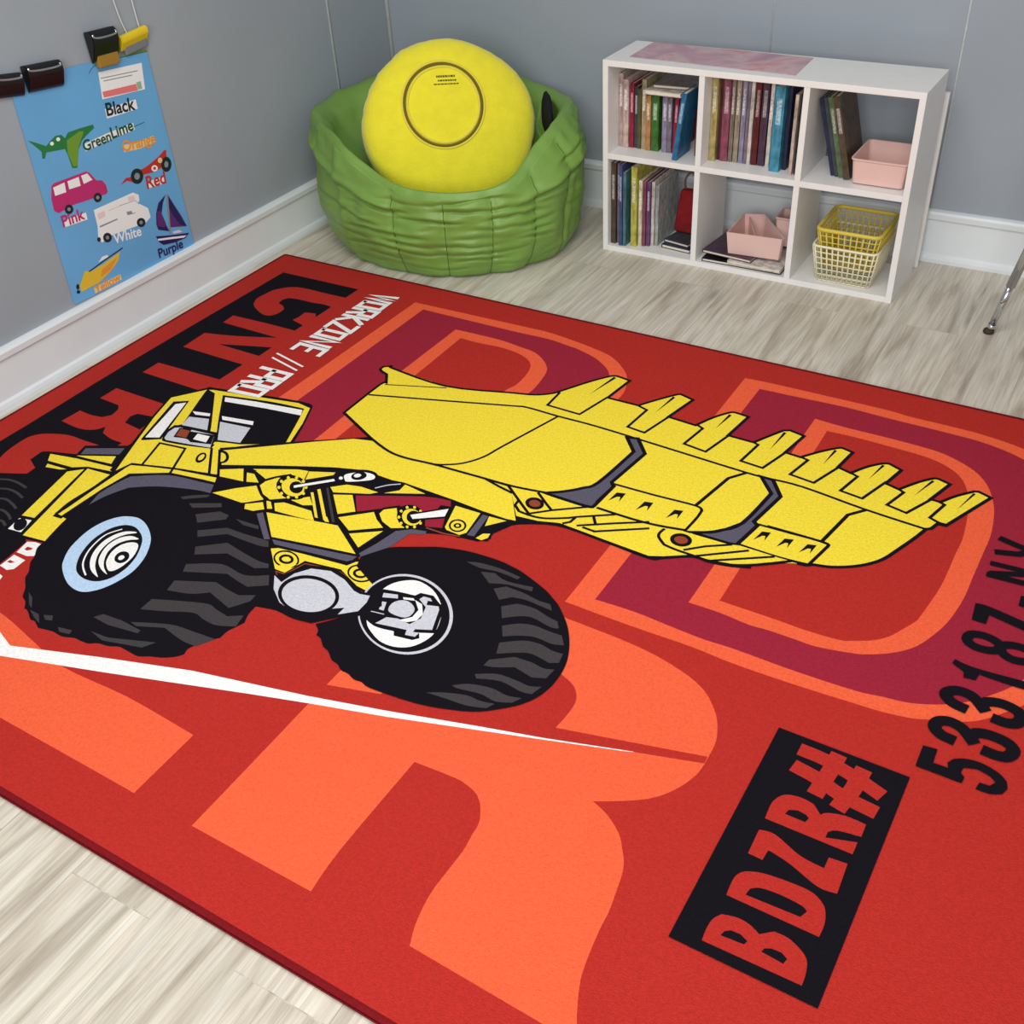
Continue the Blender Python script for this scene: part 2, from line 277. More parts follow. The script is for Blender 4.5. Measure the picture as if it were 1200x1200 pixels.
# ------------------------------------------------ rug
RUG = '''o 0 2 1274,238 1975,227 2218,226 2387,250 2536,280 2677,322 2784,398 2861,485 2902,575 2924,691 2907,924 2862,1295 2802,1608 2711,1917 2660,2121 2290,2275 1578,2061 1241,1961 1254,1503
m 0 2 1376,297 2020,303 2259,298 2419,321 2474,331 2607,377 2715,449 2767,510 2828,601 2863,721 2849,907 2748,1517 2705,2050 2330,2198 1631,1992 1349,1916 1368,1504
o 0 2 1705,431 1987,427 2165,450 2273,471 2369,534 2435,618 2461,739 2467,855 2444,1011 2392,1267 2407,1605 1890,1905 1699,1874 1704,1723 1700,1526 1696,1219 1700,970
r 0 2 1791,508 1913,513 2053,503 2177,517 2272,555 2329,616 2355,708 2360,825 2339,897 2321,1071 2278,1413 2061,1778 1803,1796 1798,1686 1798,1355 1797,955
o 0 2 3439,227 3579,219 3901,217 4196,218 4313,230 4546,233 4688,244 4859,282 5098,378 5288,608 5363,1081 5322,1571 5228,1819 5165,1956 5119,2018 5056,2093 4992,2140 4892,2183 4829,2208 4731,2226 4631,2233 4411,2245 4177,2249 3998,2239 3816,2242 3627,2242 3436,2238
m 0 2 3548,299 3776,291 3997,281 4216,291 4535,298 4702,313 4875,373 5102,525 5249,829 5290,1236 5235,1591 5141,1825 5101,1899 5046,1972 4978,2043 4909,2092 4810,2137 4711,2154 4613,2171 4388,2178 4148,2174 4032,2179 3907,2174 3714,2162 3540,2169
o 0 2 3898,453 4054,465 4265,466 4477,476 4583,504 4693,566 4769,656 4822,786 4846,902 4858,1030 4856,1140 4852,1328 4849,1481 4830,1626 4802,1728 4753,1839 4683,1915 4605,1965 4556,1985 4422,2015 4342,2015 4227,2014 4147,2020 4020,2008 3886,2009
r 0 2 3986,535 4116,530 4291,536 4461,548 4561,578 4637,632 4687,710 4724,824 4745,953 4759,1100 4756,1205 4755,1348 4750,1471 4727,1649 4717,1699 4689,1757 4649,1832 4598,1883 4536,1918 4486,1939 4348,1947 4236,1943 3993,1941
o 0 2 992,3414 1218,3408 1386,3417 1619,3463 1850,3504 2206,3495 2572,3513 2575,3809 1843,3806 1427,3809
o 0 2 2856,3811 2855,3515 2852,3184 2852,2999 2854,2710 2857,2534 3233,2326 3501,2324 3604,2326 3735,2330 3864,2342 3963,2362 4065,2394 4140,2436 4198,2496 4234,2552 4263,2635 4267,2720 4263,2794 4241,2860 4208,2919 4171,2963 4125,2999 4059,3040 4000,3072 4052,3091 4097,3117 4139,3151 4169,3192 4194,3231 4211,3278 4223,3345 4233,3410 4237,3487 4245,3564 4255,3626 4267,3669 4290,3724 4312,3769 4345,3821 4224,3818 3761,3808 3738,3750 3723,3687 3715,3619 3716,3566 3718,3510 3720,3448 3713,3385 3708,3334 3689,3294 3664,3259 3630,3233 3586,3220 3536,3214 3368,3224 3362,3636 3376,3809
r 0 2 3085,2885 3404,2612 3564,2589 3632,2610 3684,2632 3722,2671 3739,2720 3738,2791 3732,2850 3451,2935 3066,3026
r 0 2 2841,3081 3055,3022 3440,2918 3731,2849 4264,2713 4266,2746 4001,2825 3667,2930 3141,3083 2758,3185
w 0 0 1318,3441 1437,3490 1549,3525 1947,3391 2327,3272 2821,3159 3136,3076 3478,2977 3726,2909 4035,2813 4002,2827 3670,2935 3153,3100 2845,3188 2611,3259 2029,3443 1560,3585 1513,3591
k 0 2 200,247 828,241 812,1506 803,2249 833,3163 746,3542 149,3143 190,2520 178,1609
r 0 2 837,371 679,377 479,378 385,410 318,486 302,607 320,665 349,706 407,744 476,776 517,782 546,775 566,745 572,710 568,669 529,634 486,621 474,600 471,566 489,532 562,520 677,518 778,508 899,537 887,348
r 0 0 715,759 724,713 720,646 792,629 902,764 841,792
r 0 2 335,972 327,873 623,863 883,863 931,1025 910,1313 828,1320 334,1314 327,1126 534,1072 782,980
r 0 0 340,1646 340,1522 817,1509 883,1521 890,1620 790,1651
k 0 0 505,1196 833,1087 833,1200
r 0 2 338,1963 338,1844 723,1847 798,1846 835,2111 844,2229 729,2231 635,2209 599,2158 580,2195 536,2224 461,2237 331,2227 339,2106 430,2111 506,2099 538,2062 525,2004 493,1970
k 0 0 664,2082 643,2022 660,1986 781,1967 793,2096
r 0 2 426,2721 341,2650 303,2554 295,2438 315,2390 361,2352 479,2309 607,2306 711,2302 647,2341 684,2429 533,2468 479,2488 485,2560 571,2599 575,2656
w 0 0 1040,3027 1076,3012 1118,3009 1156,3084 1125,3100 1058,3102
r 0 0 1074,3071 1072,3051 1106,3048 1106,3060 1092,3073
w 0 0 1064,3120 1144,3123 1149,3189 1125,3209 1070,3203
r 0 0 1075,3170 1080,3154 1112,3155 1099,3169
w 0 0 1091,3244 1115,3241 1145,3247 1156,3271 1144,3284
k 0 2 323,2830 449,2721 579,2652 569,2590 712,2552 871,2883 1036,3031 1060,3196 1061,3378
g 14 1 468,2762 531,2734 601,2729 673,2739
g 14 1 537,2815 601,2789 666,2789 727,2804
g 14 1 609,2871 659,2851 718,2860 772,2878
g 14 1 684,2929 729,2919 781,2930 819,2948
g 14 1 757,2985 798,2977 839,2993
k 0 2 1025,2879 1008,2614 1035,2407 1217,2291 1626,2255 1789,2296 1969,2368 2301,2733 2481,2832 2300,2867 1925,2991 1285,2999
s 0 0 661,2353 854,2258 876,2326 675,2412
s 0 0 1051,2416 1228,2302 1606,2265 1551,2355 1417,2392 1270,2442 1154,2517 1107,2611 1088,2727 1037,2575
k 0 2 1144,2502 1259,2432 1404,2379 1520,2352 1620,2351 1794,2361 1933,2415 2046,2491 2147,2589 2194,2649 2288,2740 2373,2787 2481,2832 2488,2851 2409,2846 2329,2846 2300,2861 2302,2890 2307,2923 2326,2965 2312,3001 2298,3037 2298,3082 2278,3101 2263,3134 2236,3165 2225,3192 2234,3221 2210,3249 2167,3277 2118,3295 2073,3317 2013,3316 1962,3315 1922,3333 1867,3343 1837,3361 1802,3366 1757,3367 1727,3377 1695,3386 1650,3383 1631,3385 1605,3390 1567,3398 1519,3377 1494,3378 1439,3348 1412,3344 1379,3312 1341,3295 1304,3252 1246,3205 1226,3170 1178,3122 1160,3084 1120,3036 1109,2979 1086,2920 1079,2843 1064,2769 1072,2713 1096,2601
g 0 0 1434,2440 1481,2401 1554,2360 1556,2381 1460,2447
g 0 0 1510,2459 1653,2386 1676,2410 1552,2478
g 0 0 1601,2509 1693,2438 1751,2442 1761,2472 1657,2553
g 0 0 1801,2447 1933,2438 1951,2458 1863,2467
g 0 2 1699,2596 1812,2517 1915,2514 2051,2503 2080,2536 2025,2550 1845,2552 1735,2632
g 0 2 1777,2689 1890,2600 2002,2619 2106,2632 2161,2627 2179,2648 2124,2679 1943,2658 1814,2733
g 0 2 1828,2800 1972,2726 2116,2735 2214,2684 2258,2737 2180,2788 2105,2777 2042,2764 1854,2845
g 0 2 1864,2906 2036,2829 2114,2841 2185,2847 2251,2812 2256,2853 2203,2928 2061,2891 1990,2938 1880,2968
g 0 2 1865,3040 2089,2954 2159,2959 2233,2969 2292,2933 2309,2999 2228,3032 2154,3030 2088,3021 1973,3071 1868,3111
g 0 2 1892,3187 2054,3119 2171,3105 2288,3095 2244,3164 2167,3166 2048,3145 1933,3194
g 0 0 1726,3240 1750,3207 1852,3198 1969,3204 1971,3222 1818,3245
g 0 0 1638,3354 1710,3340 1717,3361 1668,3372
g 0 0 1784,3306 1878,3299 2081,3225 2050,3274 1870,3322
g 0 0 1342,3263 1387,3281 1441,3329 1405,3313
g 0 0 1443,3338 1499,3339 1549,3377 1495,3361
g 0 0 1522,3332 1562,3316 1584,3339 1553,3350
b 0 1 1343,3081 1301,3036 1262,2971 1241,2895 1234,2830 1241,2775 1262,2724 1301,2681 1363,2658 1417,2664 1478,2691 1545,2739 1592,2796 1630,2866 1651,2954 1636,3048 1602,3114 1554,3151 1493,3153 1425,3131
k 0 1 1408,3058 1372,3021 1337,2966 1310,2888 1307,2826 1320,2769 1359,2725 1413,2714 1473,2735 1521,2769 1561,2823 1591,2881 1607,2955 1596,3028 1556,3073 1497,3086 1445,3077
w 8 1 1478,3065 1429,3036 1391,3001 1355,2940 1336,2869 1337,2810 1371,2755
w 0 1 1539,3050 1478,3033 1425,2994 1384,2937 1363,2867 1370,2805 1398,2761 1440,2740 1455,2744 1420,2773 1396,2821 1395,2880 1418,2942 1463,2997 1502,3026
w 0 1 1561,3017 1511,3005 1461,2976 1426,2932 1403,2870 1411,2808 1447,2772 1489,2768 1497,2775 1459,2801 1435,2848 1443,2906 1476,2957 1515,2992
w 0 1 1546,2995 1508,2973 1480,2944 1457,2893 1457,2842 1483,2806 1521,2798 1551,2828 1575,2883 1580,2947 1568,2986
k 0 1 1541,2869 1553,2878 1562,2889 1567,2902 1568,2915 1564,2926 1556,2934 1545,2938 1532,2937 1519,2933 1507,2924 1498,2913 1493,2900 1492,2887 1496,2876 1504,2868 1515,2864 1528,2864
w 0 1 1534,2891 1539,2894 1543,2899 1544,2904 1544,2910 1543,2915 1539,2918 1535,2920 1530,2920 1525,2918 1520,2915 1517,2910 1515,2905 1515,2899 1516,2894 1520,2891 1524,2889 1529,2889
k 0 0 505,2554 481,2480 512,2464 588,2541 589,2569 555,2586
k 0 2 508,2466 668,2416 645,2339 852,2237 858,2167 897,2170 988,2439 1085,2837 1141,2993 990,3023 869,3032 841,2912 722,2572 610,2587
s 0 0 668,2355 857,2261 875,2316 688,2405
y 0 0 539,2476 699,2443 934,2413 973,2439 813,2468 743,2509 579,2525
y 0 0 600,2545 730,2534 703,2551 615,2570
y 0 0 678,2425 873,2335 904,2395 759,2416
y 0 0 751,2547 814,2492 919,2888 846,2903
y 0 0 826,2481 975,2466 979,2817 1066,2822 1074,2861 1094,2929 1112,2986 980,3005 937,2857
w 0 0 855,2923 923,2907 954,2994 874,3005
k 0 1 899,2919 914,2927 927,2938 937,2951 942,2965 942,2977 938,2987 928,2993 916,2994 901,2991 887,2983 874,2972 864,2959 858,2946 858,2933 863,2923 872,2917 885,2916
k 0 2 988,2838 967,2728 976,2575 970,2365 985,2332 1189,2264 1654,2201 1616,2275 1438,2302 1247,2333 1079,2430 1051,2561 1042,2833
y 0 0 999,2814 1001,2756 999,2579 1000,2387 1006,2351 1203,2290 1645,2210 1598,2261 1420,2283 1239,2313 1054,2414 1032,2570 1025,2816
k 0 2 940,2438 840,2177 758,1978 690,1777 814,1611 849,1593 1394,1489 1491,1509 1566,1674 1630,1839 1337,2037 1518,2230 1437,2230 998,2355 987,2447
y 0 0 971,2427 863,2184 771,1972 705,1780 826,1630 862,1613 1393,1509 1484,1522 1546,1657 1608,1837 1309,2033 1479,2213 1205,2280 994,2340
k 0 0 870,2161 748,1805 823,1760 968,2112 882,2166
w 0 0 877,2138 778,1820 822,1781 947,2105
k 0 2 843,1667 832,1622 897,1636 1156,1940 963,2092 937,1984 965,1954
w 0 0 919,1832 1025,1806 1042,1829 958,1851
l 0 0 943,1882 1058,1850 1129,1938 967,1961
k 0 2 952,1631 1239,1566 1458,1540 1505,1643 1589,1845 1390,1958 1249,1999 1121,1847
w 0 0 980,1642 1167,1601 1459,1555 1486,1602 1257,1633 1009,1678
w 0 0 1101,1797 1295,1761 1317,1791 1130,1824
l 0 0 1133,1844 1323,1817 1372,1950 1246,1983
y 0 0 897,1633 926,1619 1001,1698 1191,1935 1154,1941 1066,1827
k 0 2 972,2111 935,2046 932,1989 956,1971 1194,1930 1252,1994 1272,2060 1124,2099 1001,2121
l 0 0 974,2095 952,2045 952,1999 977,1982 1197,1955 1262,2055 1111,2086 996,2106
k 0 2 1012,2068 977,1987 1047,1963 1055,1987 1197,1955 1244,2030 1129,2063 1086,2050
n 0 0 1014,2052 989,1992 1048,1983 1080,2042
w 0 0 1122,2036 1106,1985 1184,1976 1207,2028
y 0 0 1246,2004 1304,1983 1383,1962 1397,1978 1332,2013 1252,2023
k 14 2 1053,2323 989,2142 1149,2119 1239,2313
k 14 2 1005,2350 1209,2284 1432,2237 1651,2214
k 14 0 1274,2056 1425,2233
k 14 0 1324,2046 1482,2225
k 0 1 1280,2105 1291,2113 1302,2124 1310,2137 1315,2152 1316,2165 1313,2176 1307,2183 1298,2186 1288,2183 1277,2176 1267,2165 1258,2151 1253,2137 1252,2123 1254,2112 1261,2105 1270,2102
y 0 1 1281,2117 1287,2121 1292,2128 1296,2136 1299,2145 1300,2153 1298,2160 1296,2165 1291,2167 1286,2166 1280,2162 1275,2156 1271,2148 1268,2139 1267,2130 1269,2123 1272,2118 1276,2116
k 0 2 1470,2222 1337,2037 1457,1925 1961,1596 2203,1648 2629,1640 3045,1600 3114,1827 3000,1885 2919,1968 2945,2030 2903,2072 2739,2101 2555,2175 2506,2303 2492,2410 2729,2571 2732,2606 2483,2638 2281,2681 2166,2611 1926,2390 1763,2339 1573,2360 1546,2350
m 0 2 2196,2044 2499,1901 2627,1874 2652,1911 2604,1923 2608,2000 2688,2049 2653,2055 2582,2032 2505,1979 2430,2023 2279,2143
m 0 0 2600,2046 2673,1991 2706,2063 2630,2090
y 0 0 1445,2180 1550,2119 1624,2203 1482,2225
y 0 0 1589,2137 1631,2130 1700,2176 1641,2198
y 0 0 1595,2100 1805,2000 1859,1988 1896,2077 1766,2062 1735,2132 1655,2104
y 0 0 1553,2344 1631,2263 1708,2200 1817,2272 1755,2328 1738,2340
y 0 0 1761,2340 1828,2289 1872,2329 1832,2364 1784,2370
y 0 0 1837,2274 1856,2265 1904,2309 1882,2320
y 0 0 1883,2270 1922,2244 2082,2237 2143,2291 2044,2305 1927,2316
y 0 0 1619,2106 1838,1996 1854,1994 1881,2058 1796,2054 1752,2099 1711,2137
y 0 0 1864,1989 1988,1937 1993,1959 1919,2028 1893,2052
y 0 0 1984,2123 1997,2117 2145,2266 2129,2268
y 0 0 1998,2090 2009,2079 2197,2263 2179,2267
g 0 0 2030,2061 2036,2052 2237,2255 2225,2261
y 0 0 2159,2247 2177,2238 2213,2267 2192,2272
y 0 0 1932,2214 2003,2152 2059,2199 2017,2221
y 0 0 2043,2045 2102,1993 2176,1975 2278,1975 2248,2003 2083,2073
y 0 0 2094,2087 2180,2048 2273,2146 2209,2199
y 0 0 2228,2218 2353,2109 2399,2149 2462,2185 2334,2274
y 0 0 2349,2292 2477,2205 2448,2353
y 0 0 2360,1915 2357,1864 2487,1882 2306,1967
y 0 0 1898,2343 2085,2303 2271,2267 2472,2393 2252,2433 2044,2474
s 0 0 2059,2487 2265,2449 2482,2407 2479,2434 2462,2453 2092,2510
s 0 0 1863,2373 1883,2351 2050,2492 2026,2504
y 0 0 2098,2541 2128,2522 2260,2502 2480,2476 2499,2440 2516,2426 2556,2453 2624,2482 2705,2551 2652,2569 2598,2563 2474,2509 2293,2537 2266,2641 2210,2641
n 6 2 2223,2652 2273,2648 2306,2552 2478,2524 2604,2575 2663,2583 2708,2564
k 0 1 2273,2552 2281,2570 2280,2587 2271,2602 2255,2612 2233,2617 2209,2616 2185,2609 2164,2597 2149,2581 2141,2563 2141,2545 2150,2530 2167,2519 2188,2514 2213,2516 2237,2523 2258,2536
y 0 1 2264,2554 2270,2568 2268,2583 2261,2595 2247,2603 2229,2608 2208,2607 2188,2601 2171,2592 2158,2579 2152,2564 2153,2550 2161,2537 2175,2529 2193,2524 2214,2525 2234,2531 2251,2541
k 0 1 2244,2555 2249,2564 2249,2574 2245,2583 2237,2590 2225,2595 2212,2595 2199,2593 2187,2587 2178,2578 2173,2568 2173,2558 2177,2549 2185,2542 2197,2538 2210,2537 2223,2540 2235,2546
y 0 1 2231,2559 2234,2564 2233,2570 2230,2575 2225,2579 2218,2581 2210,2582 2203,2581 2196,2578 2191,2574 2188,2568 2189,2563 2192,2558 2197,2554 2204,2551 2212,2550 2219,2552 2226,2555
k 0 1 2625,2477 2631,2495 2630,2512 2620,2526 2605,2537 2584,2542 2561,2540 2539,2533 2520,2521 2506,2505 2499,2487 2500,2470 2510,2455 2526,2444 2547,2439 2570,2441 2592,2448 2612,2461
y 0 1 2616,2479 2621,2493 2619,2507 2611,2519 2598,2528 2580,2532 2561,2531 2542,2525 2526,2516 2515,2503 2510,2488 2511,2474 2519,2462 2533,2453 2551,2449 2570,2450 2589,2456 2605,2466
k 0 1 2597,2479 2601,2489 2601,2499 2597,2508 2589,2515 2578,2519 2566,2520 2553,2517 2542,2511 2534,2502 2530,2493 2530,2483 2534,2474 2542,2467 2553,2463 2566,2462 2578,2465 2589,2471
y 0 1 2585,2484 2587,2489 2587,2495 2584,2500 2578,2503 2572,2506 2564,2507 2557,2505 2551,2502 2546,2498 2544,2493 2545,2487 2548,2482 2553,2478 2560,2476 2567,2475 2574,2476 2581,2479
y 0 0 2203,2619 2276,2571 2260,2633 2213,2636
y 0 0 1342,2043 1476,1946 1711,1773 1885,1656 1985,1628 2212,1661 2636,1652 3005,1635 3099,1720 3132,1796 3044,1845 2987,1863 2939,1873 2800,1872 2626,1861 2339,1853 2280,1863 2175,1860 2096,1859 1959,1903 1706,2013 1586,2069 1426,2145
k 14 2 1565,2088 1594,2078 1777,1989 1968,1911 2035,1907
k 0 1 1411,2074 1423,2090 1430,2105 1430,2119 1425,2129 1414,2135 1399,2135 1381,2130 1363,2120 1347,2106 1335,2090 1328,2074 1328,2060 1333,2050 1344,2044 1360,2044 1378,2050 1395,2060
y 0 1 1398,2083 1407,2094 1411,2106 1411,2116 1407,2123 1399,2127 1388,2128 1375,2124 1362,2117 1351,2107 1342,2096 1337,2084 1337,2074 1342,2067 1350,2062 1361,2062 1374,2066 1387,2073
y 0 0 1293,2061 1320,2051 1467,2219 1432,2227
k 14 0 1322,2047 1480,2226
k 0 2 1706,2199 1707,2143 1746,2092 1798,2046 1901,2114 1945,2219 1856,2271 1792,2259
y 0 0 1722,2191 1725,2152 1757,2104 1805,2076 1918,2208 1845,2258 1783,2238
k 0 1 1970,2124 1981,2152 1980,2178 1966,2198 1942,2210 1910,2213 1875,2206 1839,2190 1808,2167 1785,2140 1773,2111 1773,2085 1787,2064 1812,2051 1845,2049 1881,2056 1917,2073 1948,2096
y 0 1 1946,2125 1955,2145 1954,2164 1944,2179 1927,2188 1904,2190 1879,2185 1853,2173 1831,2156 1814,2136 1805,2115 1806,2096 1815,2081 1833,2072 1856,2070 1882,2075 1908,2088 1930,2105
y 0 1 1945,2098 1947,2102 1948,2105 1948,2109 1947,2111 1945,2112 1941,2112 1938,2111 1934,2108 1931,2105 1928,2101 1927,2098 1927,2095 1928,2092 1931,2091 1934,2091 1938,2092 1941,2095
y 0 1 1965,2142 1968,2146 1969,2150 1969,2153 1968,2155 1965,2156 1962,2156 1958,2155 1955,2153 1952,2149 1949,2146 1948,2142 1948,2139 1949,2137 1951,2135 1955,2136 1958,2137 1962,2139
y 0 1 1955,2181 1958,2184 1959,2188 1959,2191 1958,2193 1955,2194 1952,2194 1949,2193 1945,2191 1942,2188 1939,2184 1938,2181 1938,2177 1939,2175 1942,2174 1945,2174 1948,2175 1952,2178
y 0 1 1919,2199 1921,2203 1923,2206 1923,2209 1922,2212 1919,2213 1916,2213 1912,2212 1909,2209 1905,2206 1903,2203 1902,2199 1901,2196 1903,2194 1905,2192 1908,2192 1912,2194 1916,2196
y 0 1 1869,2191 1872,2194 1873,2198 1873,2201 1872,2203 1870,2205 1866,2205 1863,2203 1859,2201 1856,2198 1853,2194 1852,2191 1852,2187 1853,2185 1855,2184 1859,2184 1862,2185 1866,2188
y 0 1 1825,2158 1828,2162 1829,2166 1829,2169 1828,2171 1826,2172 1822,2172 1819,2171 1815,2169 1811,2165 1809,2162 1807,2158 1807,2155 1809,2153 1811,2151 1814,2151 1818,2153 1822,2155
y 0 1 1803,2114 1806,2117 1807,2121 1807,2124 1806,2127 1804,2128 1800,2128 1797,2127 1793,2124 1789,2121 1787,2117 1785,2113 1785,2110 1786,2108 1789,2107 1792,2107 1796,2108 1800,2111
y 0 1 1813,2074 1815,2078 1817,2082 1817,2085 1816,2087 1813,2089 1810,2088 1806,2087 1802,2085 1799,2081 1796,2078 1795,2074 1795,2071 1796,2068 1798,2067 1802,2067 1805,2069 1809,2071
y 0 1 1850,2056 1853,2059 1854,2063 1854,2066 1853,2069 1850,2070 1847,2070 1843,2068 1840,2066 1836,2063 1834,2059 1832,2055 1832,2052 1833,2049 1836,2048 1839,2048 1843,2050 1847,2052
y 0 1 1901,2065 1903,2069 1905,2072 1905,2075 1903,2078 1901,2079 1898,2079 1894,2078 1890,2075 1887,2072 1884,2068 1883,2064 1883,2061 1884,2059 1887,2058 1890,2058 1894,2059 1897,2062
k 0 1 1925,2108 1934,2122 1939,2136 1938,2149 1932,2158 1921,2163 1908,2164 1893,2159 1878,2151 1865,2138 1856,2124 1851,2110 1852,2097 1858,2088 1868,2082 1882,2082 1897,2087 1912,2096
k 34 0 1886,2118 2031,1980
w 20 0 1884,2121 2033,1982
k 0 1 2005,1969 2010,1920 2088,1860 2156,1846 2203,1872 2204,1922 2106,1987 2047,2001
w 0 1 2044,1929 2101,1878 2158,1866 2191,1882 2181,1914 2094,1971 2067,1964
k 0 1 2140,1884 2147,1894 2148,1906 2146,1918 2139,1929 2129,1938 2117,1943 2104,1944 2093,1941 2083,1933 2077,1923 2075,1911 2077,1899 2084,1888 2094,1879 2106,1874 2119,1873 2131,1877
w 0 1 2117,1897 2120,1902 2120,1908 2119,1913 2116,1919 2111,1923 2106,1925 2100,1926 2094,1924 2090,1921 2087,1916 2086,1910 2087,1905 2090,1899 2095,1895 2101,1893 2107,1893 2112,1894
w 0 1 2052,1959 2054,1963 2055,1967 2054,1970 2052,1973 2049,1974 2045,1975 2041,1974 2037,1971 2034,1968 2032,1964 2031,1960 2031,1957 2033,1954 2036,1952 2040,1952 2044,1953 2048,1956
k 26 1 2236,1964 2280,1910 2337,1871
l 8 1 2245,1953 2286,1906 2334,1872
k 0 2 2370,2115 2372,2063 2431,2013 2511,2068 2569,2150 2514,2184 2448,2171
y 0 0 2384,2108 2384,2074 2431,2036 2481,2095 2551,2142 2497,2172 2432,2150
k 0 1 2608,2065 2614,2092 2610,2115 2597,2132 2576,2140 2550,2140 2521,2130 2494,2112 2470,2089 2454,2061 2447,2034 2450,2010 2464,1992 2485,1984 2513,1984 2542,1995 2570,2013 2593,2038
y 0 1 2587,2063 2591,2081 2588,2097 2579,2109 2565,2115 2547,2114 2528,2108 2509,2095 2493,2079 2482,2060 2477,2042 2480,2026 2489,2014 2503,2008 2522,2008 2541,2015 2560,2028 2576,2044
y 0 1 2587,2035 2589,2038 2590,2041 2589,2044 2588,2046 2586,2047 2584,2047 2581,2046 2578,2044 2575,2041 2574,2038 2573,2034 2573,2032 2574,2030 2576,2029 2579,2029 2582,2030 2585,2032
y 0 1 2603,2077 2605,2080 2606,2083 2606,2086 2605,2088 2603,2089 2600,2089 2597,2088 2594,2086 2592,2083 2590,2080 2589,2077 2589,2074 2591,2072 2593,2071 2595,2071 2598,2072 2601,2074
y 0 1 2595,2112 2596,2115 2597,2118 2597,2121 2596,2123 2594,2124 2591,2124 2588,2123 2585,2121 2583,2118 2581,2115 2581,2112 2581,2109 2582,2107 2584,2106 2587,2106 2589,2107 2592,2109
y 0 1 2564,2128 2566,2131 2567,2134 2567,2136 2566,2138 2564,2140 2561,2139 2558,2138 2555,2136 2553,2134 2551,2130 2550,2127 2550,2125 2552,2123 2554,2122 2556,2122 2559,2123 2562,2125
y 0 1 2524,2118 2525,2121 2526,2124 2526,2127 2525,2129 2523,2130 2520,2130 2517,2128 2514,2126 2512,2124 2510,2120 2509,2117 2509,2115 2511,2113 2513,2111 2515,2112 2518,2113 2521,2115
y 0 1 2488,2085 2490,2089 2490,2092 2490,2095 2489,2097 2487,2098 2484,2098 2481,2096 2478,2094 2476,2091 2474,2088 2473,2085 2473,2082 2475,2080 2477,2079 2479,2079 2482,2080 2485,2083
y 0 1 2470,2043 2472,2046 2473,2050 2473,2052 2472,2054 2470,2055 2467,2055 2464,2054 2461,2052 2458,2049 2457,2046 2456,2043 2456,2040 2457,2038 2459,2037 2462,2037 2465,2038 2468,2040
y 0 1 2479,2007 2481,2010 2481,2013 2481,2016 2480,2018 2478,2019 2475,2019 2472,2018 2469,2016 2467,2013 2465,2010 2464,2006 2464,2004 2465,2001 2467,2000 2470,2001 2473,2002 2476,2004
y 0 1 2510,1991 2512,1994 2513,1998 2512,2000 2511,2002 2509,2003 2506,2003 2503,2002 2500,2000 2498,1997 2496,1994 2495,1991 2495,1988 2497,1986 2499,1985 2501,1985 2504,1986 2507,1988
y 0 1 2551,2002 2553,2005 2554,2008 2554,2011 2553,2013 2551,2014 2548,2014 2545,2013 2542,2011 2539,2008 2538,2005 2537,2001 2537,1999 2538,1997 2540,1996 2543,1996 2546,1997 2549,1999
k 0 1 2573,2042 2581,2057 2584,2071 2582,2084 2576,2093 2566,2099 2553,2099 2539,2094 2525,2085 2514,2072 2506,2058 2503,2043 2504,2030 2510,2020 2521,2015 2534,2015 2548,2020 2562,2029
k 0 0 2504,2047 2649,1919 2683,1994 2559,2079
w 0 0 2519,2051 2653,1931 2669,1987 2547,2071
k 0 0 2645,1890 2846,1885 2849,2070 2809,2091 2723,2077 2700,2048
y 0 0 2669,1896 2803,1892 2824,2043 2804,2071 2732,2067 2714,2053
k 0 1 2796,1999 2802,2014 2804,2029 2800,2043 2791,2053 2779,2060 2764,2061 2749,2057 2735,2049 2724,2036 2717,2022 2715,2006 2719,1993 2728,1982 2740,1975 2755,1974 2771,1978 2785,1987
y 0 1 2788,2004 2793,2015 2794,2026 2790,2036 2784,2045 2774,2050 2763,2051 2751,2048 2740,2041 2732,2032 2727,2021 2726,2010 2729,1999 2735,1991 2745,1986 2757,1985 2769,1988 2779,1994
k 0 1 2776,2010 2779,2015 2779,2022 2777,2027 2773,2032 2767,2035 2761,2036 2754,2034 2748,2031 2743,2026 2741,2020 2741,2014 2743,2008 2747,2004 2752,2001 2759,2000 2766,2001 2771,2005
y 0 1 2767,2014 2768,2017 2768,2020 2767,2022 2765,2024 2763,2025 2760,2026 2757,2025 2755,2024 2753,2021 2752,2019 2751,2016 2752,2014 2754,2012 2756,2010 2759,2010 2762,2011 2765,2012
s 0 0 2819,1896 2849,1895 2869,2049 2835,2055
k 0 2 2873,2001 2870,1885 2959,1869 2990,1883 2936,1992 2942,2051 2889,2073
y 0 0 2852,1894 2940,1887 2873,1964
y 0 0 2882,2056 2894,2015 2924,2000 2930,2031 2913,2058
n 8 0 2642,2096 2735,2095 2809,2079
s 0 0 2477,2385 2506,2292 2530,2179 2590,2134 2657,2117 2664,2140 2597,2167 2578,2272 2548,2338 2498,2402
k 14 0 2454,2361 2523,2174
k 14 0 2274,2266 2489,2401
k 0 2 2806,1629 3057,1564 3618,1457 3977,1547 4035,1697 3944,1728 3861,1742 3784,1744 3681,1808 3626,1836 3414,1823 3164,1815 2993,1888
y 0 0 2816,1647 3064,1576 3591,1492 3945,1564 4007,1664 3945,1702 3854,1724 3782,1722 3673,1791 3617,1817 3404,1805 3164,1790 3067,1822 2961,1834
